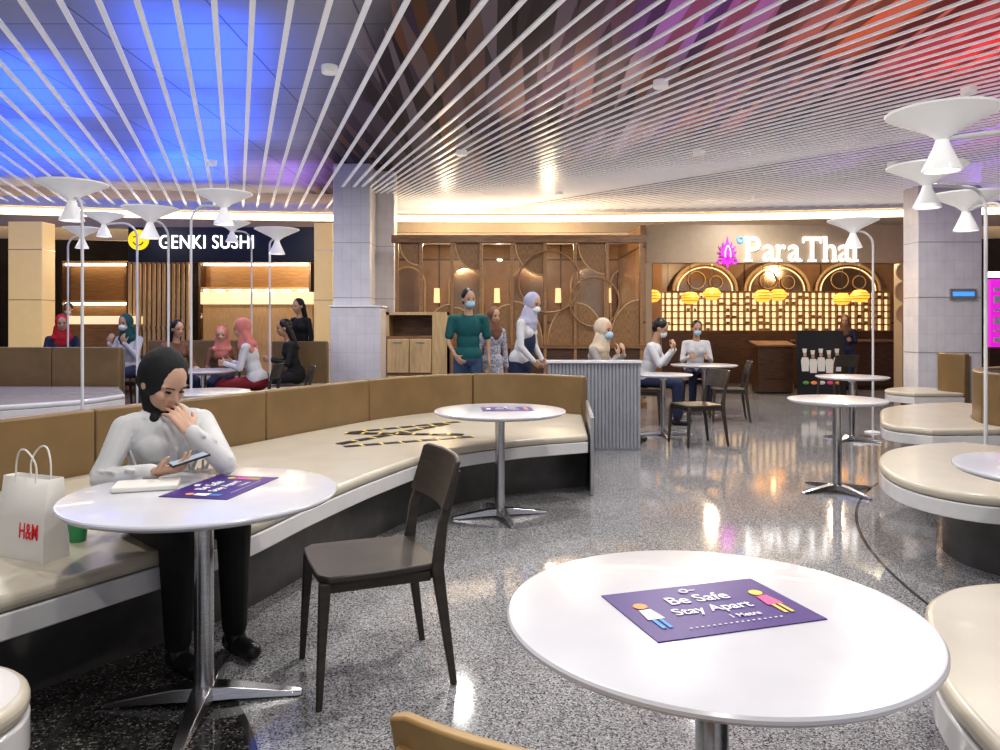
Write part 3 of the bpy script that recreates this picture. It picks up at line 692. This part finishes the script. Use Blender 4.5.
# ---------------------------------------------------------------- people
def fuse(name,bm,voxel,m,parent,smooth=4,label=None):
    me=bpy.data.meshes.new(name); bmesh.ops.recalc_face_normals(bm,faces=bm.faces); bm.to_mesh(me); bm.free()
    o=bpy.data.objects.new('tmp',me); C.objects.link(o)
    rm=o.modifiers.new('r','REMESH'); rm.mode='VOXEL'; rm.voxel_size=voxel
    sm=o.modifiers.new('s','SMOOTH'); sm.iterations=smooth; sm.factor=.5
    bpy.context.view_layer.update(); dg=bpy.context.evaluated_depsgraph_get()
    m2=bpy.data.meshes.new_from_object(o.evaluated_get(dg)); bpy.data.objects.remove(o); m2.materials.clear()
    m2.materials.append(M[m] if isinstance(m,str) else m); m2.name=name
    return addmesh(name,m2,parent,label,ang=180)
def hand(bm,w,d,n,side,curl=.5,s=1.0,fr=.0082):
    w=V(w); d=V(d).normalized(); n=V(n); n=(n-d*n.dot(d)).normalized(); l=d.cross(n)*side
    for k in range(4):
        o=(.030-.020*k)*s
        cap(bm,w+l*o*.6,.015*s,w+d*.078*s+l*o,.0125*s,10)
    for k,(ln) in enumerate((.072,.080,.075,.060)):
        o=(.030-.020*k)*s*1.08; p=w+d*(.082-.004*abs(k-1))*s+l*o; c=curl*(1+.12*k); ang=0
        for q,fk in enumerate((.42,.32,.26)):
            ang+=c*(.8 if q==0 else .9)
            dd=(d*math.cos(ang)+n*math.sin(ang)+l*(.10-.07*k)).normalized(); e=p+dd*ln*fk*s; cap(bm,p,fr*s*(1.08-.1*q),e,fr*s*(1.0-.12*q),10); p=e
    p=w+d*.02*s+l*.028*s; dd=(d*.65+l*.65+n*.35).normalized(); e=p+dd*.042*s; cap(bm,p,.013*s,e,.0105*s,10)
    d2=(dd*.7+d*.5+n*.2).normalized(); cap(bm,e,.0105*s,e+d2*.034*s,.008*s,10)
def lerp(a,b,t): return V(a)*(1-t)+V(b)*t
def pose(kind,lean=.04,arms='lap',fem=True,headyaw=0,headpitch=.15):
    J={}
    sw=.165 if fem else .19; hw=.085
    if kind=='sit':
        J['pel']=V((0,0,.59)); J['chest']=V((lean,0,.90)); 
        J['hip']=[V((.02,s*hw,.56)) for s in(1,-1)]; J['kn']=[V((.42,s*.10,.53)) for s in(1,-1)]; J['an']=[V((.42,s*.11,.09)) for s in(1,-1)]
    else:
        J['pel']=V((0,0,.93)); J['chest']=V((lean,0,1.27))
        J['hip']=[V((0,s*hw,.90)) for s in(1,-1)]; J['kn']=[V((.02+.04*(s),s*.095,.50)) for s in(1,-1)]; J['an']=[V((-.02+.06*s,s*.10,.09)) for s in(1,-1)]
    J['nk']=J['chest']+V((.01+lean*.3,0,.19)); J['hd']=J['nk']+V((.03+lean*.3,0,.14))
    J['sh']=[J['chest']+V((0,s*sw,.10)) for s in(1,-1)]
    c=math.cos(headyaw);s_=math.sin(headyaw); J['hf']=V((c*math.cos(headpitch),s_*math.cos(headpitch),-math.sin(headpitch)))
    el=[];wr=[];hd=[];hn=[]
    for i,s in enumerate((1,-1)):
        sh=J['sh'][i]; A_=arms[i] if isinstance(arms,tuple) else arms
        if A_=='hang' : e=sh+V((-.02,s*.05,-.27)); w=e+V((.05,0,-.23)); h=V((.1,0,-1)); n=V((.2,-s,0))
        elif A_=='lap': e=sh+V((.04,s*.06,-.26)); w=e+V((.22,-s*.07,-.03)); h=V((1,-s*.3,-.1)); n=V((0,0,-1))
        elif A_=='up' : e=sh+V((.12,s*.03,-.23)); w=e+V((.14,-s*.08,.18)); h=V((.1,-s*.3,1)); n=V((-1,0,0))
        elif A_=='low': e=sh+V((.02,s*.05,-.27)); w=e+V((.13,-s*.08,-.17)); h=V((.6,-s*.5,-.6)); n=V((-.3,-s,0))
        elif A_=='front': e=sh+V((.05,s*.05,-.26)); w=e+V((.20,-s*.08,.06)); h=V((1,-s*.3,.1)); n=V((0,-s,0))
        el.append(e);wr.append(w);hd.append(h);hn.append(n)
    J.update(el=el,wr=wr,hdir=hd,hn=hn); return J
def person(label,loc,yaw,J,top,bottom,head='hijab',hairm='hair',mask=None,skin='skin',sc=1.0,vox=.011,shoe='blackp',fem=True,sleeve=1.0,detail=False,skirt=False,apron=None):
    R=root('person',loc,yaw,label,'person',scale=sc)
    up=(J['chest']-J['pel']).normalized(); l=V((0,1,0)); f=l.cross(up).normalized(); l=up.cross(f); F=(f,l,up)
    hf=J['hf'].normalized(); hu=V((0,0,1)); hu=(hu-hf*hu.dot(hf)).normalized(); hl=hu.cross(hf); HF=(hf,hl,hu); hc=J['hd']
    k=.93 if fem else 1.0
    def torso(bm,g):
        ell(bm,J['pel'],(.115*k+g,.165+g,.12+g),F); ell(bm,lerp(J['pel'],J['chest'],.5),(.095*k+g,.135*k+g,.17),F)
        ell(bm,J['chest'],(.11*k+g,.155*k+g,.165),F); cap(bm,J['sh'][0]-(J['sh'][0]-J['sh'][1])*.12,.050+g,J['sh'][1]+(J['sh'][0]-J['sh'][1])*.12,.050+g)
        if fem:
            for s in(1,-1): ell(bm,J['chest']+f*.058+l*s*.062+up*.0,(.052+g,.06+g,.06+g),F)
    def arm(bm,i,g,frac=1.0):
        e=J['el'][i] if frac>.5 or g<0 else lerp(J['sh'][i],J['el'][i],.72)
        cap(bm,J['sh'][i],.046*k+g,e,.036*k+g+(.012 if (frac<.5 and g>0) else 0))
        if frac>.5: cap(bm,J['el'][i],.036*k+g,lerp(J['el'][i],J['wr'][i],frac),.024+g)
    bm=nb(); torso(bm,-.012)
    for i in(0,1):
        arm(bm,i,-.006); s=1 if i==0 else -1
        hand(bm,J['wr'][i],J['hdir'][i],J['hn'][i],-s,J.get('curl',[.45,.45])[i],1.0,.0082 if detail else .009)
        cap(bm,J['wr'][i]-(J['wr'][i]-J['el'][i]).normalized()*.03,.023,J['wr'][i]+J['hdir'][i].normalized()*.02,.02)
        cap(bm,J['hip'][i],.078,J['kn'][i],.052); cap(bm,J['kn'][i],.05,J['an'][i],.034)
        toe=J.get('toe',[V((.13,.01,-.045))]*2)[i]; cap(bm,J['an'][i]+V((-.02,0,-.045)),.024,J['an'][i]+toe*.85+V((0,0,-.008)),.014)
    cap(bm,J['chest']+up*.1,.06,J['nk'],.05); cap(bm,J['nk'],.048,hc-hu*.03-hf*.01,.05)
    def H(a,b,c): return hc+hf*a+hl*b+hu*c
    ell(bm,H(-.008,0,.025),(.096,.075,.098),HF); ell(bm,H(.028,0,-.035),(.062,.059,.076),HF); ell(bm,H(.055,0,-.085),(.026,.026,.020),HF)
    cap(bm,H(.086,0,.010),.007,H(.101,0,-.022),.0105); ell(bm,H(.094,.011,-.027),(.010,.007,.007),HF); ell(bm,H(.094,-.011,-.027),(.010,.007,.007),HF)
    ell(bm,H(.082,0,-.055),(.012,.025,.012),HF)
    for s in(1,-1):
        cap(bm,H(.082,s*.012,.026),.008,H(.066,s*.048,.022),.009); ell(bm,H(.056,s*.038,-.025),(.028,.022,.028),HF)
        ell(bm,H(-.01,s*.078,-.01),(.018,.010,.03),HF)
    fuse('body',bm,vox,skin,R,2)
    for s in(1,-1):
        bm=nb(); ell(bm,H(.0795,s*.030,.004),(.0105,.0145,.006 if not detail else .004),HF,2); add('eye',bm,'eye' ,R)
        bm=nb(); cap(bm,H(.0915,s*.017,.026),.0026,H(.077,s*.048,.027),.0020,8); add('eyebrow',bm,'hair',R)
    if not mask:
        bm=nb(); cap(bm,H(.0925,-.018,-.055),.0042,H(.0925,.018,-.055),.0042,8); ell(bm,H(.093,0,-.060),(.006,.014,.005),HF,2); add('lips',bm,'lip',R)
    else:
        bm=nb(); ell(bm,H(.056,0,-.048),(.060,.058,.050),HF); ell(bm,H(.083,0,-.035),(.030,.03,.03),HF); fuse('face_mask',bm,.008,mask,R,3)
    bm=nb(); torso(bm,.006 if not detail else .013)
    ell(bm,J['pel']+up*.02,(.13,.178,.13),F)
    for i in(0,1):
        arm(bm,i,.007 if not detail else .011,sleeve)
        if sleeve>.8: cap(bm,lerp(J['el'][i],J['wr'][i],sleeve-.10),.034,lerp(J['el'][i],J['wr'][i],sleeve),.033)
    if detail:
        rr=random.Random(5)
        for q in range(26):
            i=q%2; t=rr.random(); A,B2=((J['el'][i],J['wr'][i]) if q%4<2 else (J['sh'][i],J['el'][i])); p=lerp(A,B2,t*.75); a=rr.random()*6
            x,y,dd=frame_of(B2-A); o_=x*math.cos(a)+y*math.sin(a)
            cap(bm,p+o_*.042,.008,p+o_*.034+dd*.05+x*.02,.006,8)
        for q in range(22):
            a=J['pel']+f*.112+l*rr.uniform(-.14,.14)+up*rr.uniform(-.02,.18); cap(bm,a,.009,a+up*.13+l*rr.uniform(-.06,.06),.006,8)
        for s in(1,-1):
            cap(bm,J['nk']+f*.075+l*s*.015-up*.075,.012,J['nk']+f*.03+l*s*.075-up*.02,.016); cap(bm,J['nk']+f*.03+l*s*.075-up*.02,.016,J['nk']-f*.05+l*s*.04+up*.0,.016)
        cap(bm,J['nk']+f*.07-up*.10,.009,J['chest']+f*.12,.009); cap(bm,J['chest']+f*.12,.009,J['pel']+f*.13,.009)
    fuse('shirt',bm,vox,top,R,2 if detail else 3)
    if apron:
        bm=nb(); ell(bm,lerp(J['pel'],J['chest'],.55)+f*.035,(.105,.125,.22),F); ell(bm,J['pel']+f*.02-up*.12,(.135,.165,.26),F); fuse('apron',bm,vox,apron,R,3)
    bm=nb(); ell(bm,J['pel']-up*.03,(.125,.17,.11),F)
    for i in(0,1):
        cap(bm,J['hip'][i],.092,J['kn'][i],.068); cap(bm,J['kn'][i],.068,lerp(J['kn'][i],J['an'][i],.95),.050)
    if skirt: 
        cap(bm,lerp(J['hip'][0],J['hip'][1],.5),.12,lerp(J['kn'][0],J['kn'][1],.5),.12); cap(bm,lerp(J['kn'][0],J['kn'][1],.5),.12,lerp(J['an'][0],J['an'][1],.5)+V((0,0,.08)),.14)
    fuse('trousers' if not skirt else 'skirt',bm,vox,bottom,R,3)
    for i in(0,1):
        toe=J.get('toe',[V((.13,.01,-.045))]*2)[i]
        bm=nb(); cap(bm,J['an'][i]+V((-.03,0,-.048)),.039,J['an'][i]+toe+V((0,0,-.005)),.034); cap(bm,J['an'][i]+V((0,0,-.01)),.041,J['an'][i]+V((.01,0,-.04)),.041)
        bmesh.ops.bisect_plane(bm,geom=bm.verts[:]+bm.edges[:]+bm.faces[:],plane_co=(0,0,.004),plane_no=(0,0,-1),clear_outer=True)
        fe=[e for e in bm.edges if e.is_boundary]
        if fe: bmesh.ops.holes_fill(bm,edges=fe)
        add('shoe',bm,shoe,R,ang=60)
    if head=='hijab':
        bm=nb(); ell(bm,H(-.026,0,.022),(.106,.092,.116),HF)
        if detail:
            cap(bm,H(-.025,0,-.05),.070,J['nk']-up*.03,.066); cap(bm,H(.022,0,-.112),.040,J['nk']+f*.035-up*.03,.045)
            cap(bm,H(.0,.06,-.07),.022,J['nk']-l*.05+f*.045-up*.02,.024); cap(bm,H(-.06,-.05,-.03),.03,J['nk']-f*.05-up*.01,.035)
        else:
            cap(bm,H(-.02,0,-.06),.078,lerp(J['nk'],J['chest'],.35)+f*.01,.11); cap(bm,H(.028,0,-.118),.045,J['nk']+f*.05-up*.06,.065)
            ell(bm,J['nk']-up*.07,(.11,.15,.075),F); ell(bm,J['nk']-up*.13+f*.035,(.085,.11,.12),F)
            for a in range(5): cap(bm,H(-.03,-.075+.0375*a,-.06),.03,J['nk']-up*.16+l*(-.11+.055*a)-f*.05,.03)
        fuse('headscarf',bm,vox*.8,hairm,R,3)
    else:
        bm=nb(); ell(bm,H(-.024,0,.040),(.098,.086,.092),HF); ell(bm,H(-.05,0,-.01),(.06,.078,.07),HF)
        if head=='long':
            for s in(-1,0,1): cap(bm,H(-.05,s*.05,0),.05,J['nk']+l*s*.06-up*.16-f*.085,.035)
        fuse('hair',bm,vox*.8,hairm,R,2)
    return R
f2=V((.73,-.684,0)); yaw=math.atan2(f2.y,f2.x); O=V((-1.47,3.22,0)); Rm=Matrix.Rotation(-yaw,3,'Z')
def W(x,y,z): return Rm@(V((x,y,z))-O)
def WD(x,y,z): return Rm@V((x,y,z))
J=pose('sit',.09)
J['pel']=V((0,0,.60)); J['chest']=V((.080,-.005,.87)); J['nk']=V((.115,-.025,1.00)); J['hd']=W(-1.378,3.078,1.118)
J['sh']=[V((.085,.155,.93)),V((.085,-.165,.93))]
J['hf']=WD(.72,-.43,-.55)
J['el']=[W(-1.11,3.03,.790),W(-1.56,2.94,.745)]
J['wr']=[W(-1.243,3.000,.930),W(-1.31,2.86,.790)]
J['hdir']=[WD(-.60,.20,.72),WD(.90,.05,.16)]; J['hn']=[WD(-.66,.52,-.1),WD(.10,.35,.93)]
J['curl']=[.30,.45]
J['hip']=[V((.02,.09,.57)),V((.02,-.09,.57))]; J['kn']=[V((.42,.13,.535)),V((.42,-.10,.535))]; J['an']=[V((.36,.165,.09)),V((.34,-.06,.09))]
wom=person('woman in black headscarf, white blouse, reading phone, hand over mouth',(O.x,O.y,0),yaw,J,'blouse','black',hairm='black',skin='skin2',vox=.0056,detail=True,sleeve=.90)
r=root('phone',(-1.19,2.87,.835),0,'dark smartphone held in hand just above the table','phone')
Rq=Matrix.Rotation(-.9,4,'Z')@Matrix.Rotation(.22,4,'X')
bm=nb(); box(bm,(0,0,0),(.072,.145,.008),R=Rq); add('phone_body',bm,'blackp',r,bevel=.003)
bm=nb(); box(bm,Rq@V((0,0,.0045)),(.064,.132,.001),R=Rq); add('phone_screen',bm,mat('lit_phone_screen',(.3,.35,.4),.1,emi=(.5,.6,.8),es=.3),r)
teal=cloth('teal_shirt',(.008,.10,.105)); lilac=cloth('pale_lilac_scarf',(.44,.44,.58)); offw=cloth('offwhite_cloth',(.62,.62,.65)); creamc=cloth('cream_scarf',(.62,.52,.40)); greyt=cloth('light_grey_top',(.36,.33,.31))
redc=cloth('red_scarf',(.50,.02,.03)); tealh=cloth('dark_teal_scarf',(.015,.10,.10)); pinkc=cloth('coral_scarf',(.66,.24,.20)); navy=cloth('navy_cloth',(.02,.03,.08)); pat=cloth('patterned_dress',(.65,.60,.62),(.12,.18,.30),40)
brownc=cloth('brown_cloth',(.20,.10,.06)); maskw=mat('white_mask',(.7,.76,.80),.6,var=.03); dred=cloth('dark_red_cloth',(.25,.02,.03))
D=math.radians
person('man standing in teal shirt and blue jeans wearing mask',(PX(468,9.2),9.2,0),D(-80),pose('stand',.02,('hang','low'),False,.2),teal,'denim','short',mask='mask',fem=False,sc=1.04,sleeve=.4)
person('worker standing in pale lilac headscarf, white top and dark apron',(PX(520,8.9),8.9,0),D(-25),pose('stand',.08,'low',True,-.3,.3),offw,navy,'hijab',lilac,mask=maskw,sc=1.0,apron=navy)
person('woman in patterned dress standing behind others',(PX(492,10),10.0,0),D(-60),pose('stand',.02,'hang'),pat,pat,'hijab',brownc,sc=.92,skirt=True)
person('seated guest in cream headscarf and pale blue mask',(1.08,8.75,0),D(-25),pose('sit',.06,'up',True,-.35,.1),greyt,brownc,'hijab',creamc,mask='mask',sc=1.05)
person('seated guest in cream shirt bending to the table',(2.0,10.35,0),D(-20),pose('sit',.10,'up',False,0,.5),offw,navy,'short',fem=False,mask=maskw,sc=1.06)
person('seated guest in white top with dark hair and mask',(3.2,12.3,0),D(-95),pose('sit',.08,'front',True,0,.2),offw,navy,'short',mask='mask',sc=1.05)
person('dark clothed guest in the thai restaurant',(PX(848,15.0),15.1,0),D(-120),pose('stand',.05,'front'),navy,navy,'hijab',brownc,sc=.9)
person('seated guest in red headscarf and dark top',(PX(62,12.2),12.2,0),D(-60),pose('sit',.05,'front'),navy,navy,'hijab',redc,sc=1.12)
person('seated guest in dark teal headscarf and white top',(PX(133,12),12.0,0),D(-100),pose('sit',.08,'up'),offw,navy,'hijab',tealh,sc=1.12,mask=maskw)
person('seated guest with long dark hair and brown top',(-4.75,10.9,0),D(-40),pose('sit',.06,'lap'),brownc,navy,'long',sc=1.05)
person('seated woman in coral headscarf and white top, sideways',(-3.2,9.9,0),D(180),pose('sit',.10,'front',True,.2,.3),offw,dred,'hijab',pinkc,sc=1.06)
person('seated child in coral headscarf at the group table',(-4.1,11.1,0),D(-80),pose('sit',.04,'lap'),brownc,navy,'hijab',pinkc,sc=.98)
person('seated woman with long black hair in dark clothes',(-3.0,11.05,0),D(200),pose('sit',.08,'front'),'black','black','long',sc=1.06)
person('woman standing with dark hair and black top',(PX(308,13.0),12.6,0),D(-120),pose('stand',.03,'hang'),'black',navy,'long',sc=1.04)
person('staff member in dark uniform standing behind counter',(PX(70,15.7),15.7,0),D(-80),pose('stand',.03,'front',False),navy,navy,'short',fem=False,sc=1.05,mask=maskw)
mkchair(PX(62,12.2),12.2,D(-60),'dark wooden dining chair under guest in red headscarf')
mkchair(PX(133,12),12.0,D(-100),'dark wooden dining chair under guest in teal headscarf')
mkchair(-4.1,11.1,D(-80),'dark wooden dining chair under the child')

# ---------------------------------------------------------------- paper bag
r=root('paper_bag',(-1.76,2.83,.4805),math.radians(-22),'white paper shopping bag with red logo standing on bench seat','bag')
bm=nb(); w,d,h=.245,.11,.30
rings=[[V((-w/2,-d/2,0)),V((w/2,-d/2,0)),V((w/2,d/2,0)),V((-w/2,d/2,0))],[V((-w/2,-d/2*.9,h*.5)),V((w/2,-d/2*.9,h*.5)),V((w/2*.97,d/2*.8,h*.5)),V((-w/2*.97,d/2*.8,h*.5))],[V((-w/2,-d/2*.55,h)),V((w/2,-d/2*.55,h)),V((w/2,d/2*.55,h)),V((-w/2,d/2*.55,h))]]
ringloft(bm,rings,caps=False); bm.faces.new([bm.verts.new(p) for p in rings[0]]); bmesh.ops.remove_doubles(bm,verts=bm.verts,dist=1e-5)
o=add('bag_body',bm,'paper',r,ang=20); sm=o.modifiers.new('sol','SOLIDIFY'); sm.thickness=.002
for s in(-1,1):
    bm=nb(); yy=s*d*.27; tube(bm,cr([(-.055,yy,h-.02),(-.052,yy,h+.05),(-.02,yy+s*.01,h+.10),(.02,yy+s*.01,h+.10),(.052,yy,h+.05),(.055,yy,h-.02)],5),.0035,8); add('handle',bm,'paper',r)
text('logo_lettering','H&M',.10,.058,'red',r,(.045,-d/2*.9-.0035,h*.36),(math.pi/2-.06,0,-.02),.0008,bold=.004)
r=root('drink_cup',(-1.70,3.02,.4805),0,'green and white takeaway cup standing on bench','cup')
bm=nb(); lathe(bm,[(0,0),(.03,0),(.042,.12),(0,.12)],24); add('cup_body',bm,mat('green_cup',(.05,.30,.12),.4,var=.1),r)
bm=nb(); lathe(bm,[(0,.12),(.045,.12),(.045,.132),(.03,.14),(0,.14)],24); add('lid',bm,'blackp',r)

# ---------------------------------------------------------------- pole lamps
def plamp(px,ytop,Y,dx,label,D=.6,dy=0):
    z=PZ(ytop,Y); r=root('pole_lamp',(PX(px,Y),Y,0),0,label,'lamp','white funnel pole lamps'); k=D/.6
    bm=nb(); lathe(bm,[(.03*k,z-.17*k),(.045*k,z-.15*k),(.09*k,z-.115*k),(.22*k,z-.05*k),(.30*k,z-.012*k),(.305*k,z),(.295*k,z),(.20*k,z-.035*k),(.05*k,z-.08*k),(.001,z-.085*k)],48); add('upper_dish',bm,'lampw',r)
    bm=nb(); lathe(bm,[(.001,z-.16*k),(.032*k,z-.16*k),(.045*k,z-.20*k),(.085*k,z-.29*k),(.108*k,z-.34*k),(.108*k,z-.35*k),(.098*k,z-.35*k),(.07*k,z-.30*k),(.001,z-.26*k)],36); add('lower_shade',bm,'lampw',r)
    bm=nb(); lathe(bm,[(.001,z-.335*k),(.05*k,z-.335*k),(.05*k,z-.305*k),(.001,z-.305*k)],20); add('bulb',bm,'bulb',r)
    a=math.hypot(dx,dy); u=V((dx/a,dy/a,0)); Rr=min(a*.8,.18); zc=z-.16*k
    pts=[V((0,0,zc)),u*(a-Rr)*.5+V((0,0,zc+.015))]+[u*(a-Rr+Rr*math.sin(t))+V((0,0,zc+.02-Rr*(1-math.cos(t)))) for t in [math.pi/2*i/8 for i in range(9)]]+[V((dx,dy,.02))]
    bm=nb(); tube(bm,pts,.014,10); add('pole',bm,'polegrey',r)
    bm=nb(); lathe(bm,[(.001,0),(.10,0),(.10,.012),(.02,.03),(.001,.03)],24,(dx,dy,0)); add('base_plate',bm,'polegrey',r)
    return r
plamp(942,112,4.05,.96,'large white double funnel lamp on curved pole',.55,-.45)
plamp(927,166,5.6,.62,'white double funnel lamp on curved pole above benches',.54,.28)
plamp(966,194,6.4,.05,'white double funnel lamp on curved pole near the column',.54,-.45)
plamp(853,220,9.4,.25,'small white double funnel lamp beside the restaurant',.6)
plamp(72,183,6.9,.15,'white double funnel lamp above the pale booth',.6,-.1)
plamp(150,208,8.6,.1,'white double funnel lamp in front of the sushi shop',.6,.25)
plamp(224,193,8.2,-.36,'white double funnel lamp beside the sushi shop')
plamp(277,229,10.4,-.1,'white double funnel lamp further back')
plamp(82,228,10.7,-.2,'small white double funnel lamp by the sushi shop',.5)
plamp(104,214,9.6,.4,'white double funnel lamp at the booth edge',.5,0.05)
plamp(232,222,10.8,.15,'small white double funnel lamp behind the group table',.5,.4)

# ---------------------------------------------------------------- lights
def area(loc,size,energy,col=(1,.97,.93),rot=(0,0,0),shape='DISK',spread=None,sy=None):
    l=bpy.data.lights.new('ceiling_area_light','AREA'); l.shape=shape; l.size=size; l.energy=energy; l.color=col
    if sy: l.shape='RECTANGLE'; l.size_y=sy
    if spread: l.spread=spread
    o=bpy.data.objects.new('ceiling_area_light',l); C.objects.link(o); o.location=loc; o.rotation_euler=rot; return o
def pt(loc,e,col,r=.05):
    l=bpy.data.lights.new('glow','POINT'); l.energy=e; l.color=col; l.shadow_soft_size=r
    o=bpy.data.objects.new('glow',l); C.objects.link(o); o.location=loc; return o
dl=None
for (x,y,e) in [(-1.2,1.8,32),(.8,1.4,28),(3.0,2.0,32),(-3.2,4.2,36),(0,4.3,42),(2.8,4.8,42),(-1.5,6.6,36),(1.5,7,46),(4.5,7.2,42),(-5,7.2,30),(-.5,9.8,38),(2.6,9.8,46),(5.5,10.5,48),(-4,10.4,34),(-7.5,10.8,28),(0,-.8,36),(1.0,12.8,26),(4.5,13.2,42)]:
    area((x,y,3.54),.16,e)
    if dl is None:
        dl=root('ceiling_downlight',(x,y,3.58),0,'small round white ceiling downlight between slats','lamp','ceiling downlights')
        bm=nb(); lathe(bm,[(.055,-.015),(.068,-.015),(.07,-.01),(.07,.05),(.055,.05)],24); add('housing',bm,'lampw',dl)
        bm=nb(); lathe(bm,[(.001,.0),(.054,.0),(.054,.01),(.001,.01)],24); add('lens',bm,'dlens',dl)
    else: dup(dl,(x,y,3.58),0)
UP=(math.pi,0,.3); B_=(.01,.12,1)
for x,y,e in [(-6.6,10.7,30),(-6.8,12.5,26),(-2.9,7.3,24),(-3.7,9.6,24),(-5.3,12.7,32),(-5.3,8.3,28),(-4.6,11.2,22),(-8.3,12.2,24)]: area((x,y,3.67),1.1,e,B_,UP,sy=2.2)  # unseen blue wash lights above the slats, facing up at the panels
for x,y,e,c in [(4.8,7.0,34,(1,.04,.04)),(3.3,6.4,18,(1,.25,.06)),(5.9,7.6,30,(1,.08,.04)),(6.9,10.4,45,(.35,.07,1)),(8.3,11.8,50,(.30,.08,1)),(1.9,6.2,12,(.6,.15,.8)),(-3.6,13.3,10,(.45,.2,1)),(3.0,9.0,16,(.8,.5,.55)),(5.6,12.2,20,(.5,.25,.9)),(.8,8.5,12,(1,.7,.55)),(1.6,11,12,(.9,.7,.7))]: area((x,y,3.67),1.1,e,c,UP,sy=2.2)  # more unseen upward washes in red, purple and warm tints
for x,y,z,e in [(4.4,15.6,2.7,85),(7.0,15.6,2.7,85),(0.9,14.0,2.9,85),(-1.0,14.0,2.9,75),(-7.4,15.3,2.7,45),(-5.0,15.3,2.7,50),(-4.3,16.5,2.7,30)]: pt((x,y,z),e,(1,.74,.46),.1)
w=bpy.data.worlds.new('World'); S.world=w; w.use_nodes=True
w.node_tree.nodes['Background'].inputs[0].default_value=(.85,.87,1,1); w.node_tree.nodes['Background'].inputs[1].default_value=.58

cam=bpy.data.cameras.new('cam'); co=bpy.data.objects.new('camera',cam); C.objects.link(co)
co.location=(0,0,1.35); co.rotation_euler=(math.pi/2,0,0); cam.sensor_width=36; cam.lens=27; cam.shift_y=-.05; cam.clip_start=.05
S.camera=co
S.view_settings.view_transform='Standard'
try: S.view_settings.look='Medium High Contrast'
except Exception as e: print(e)
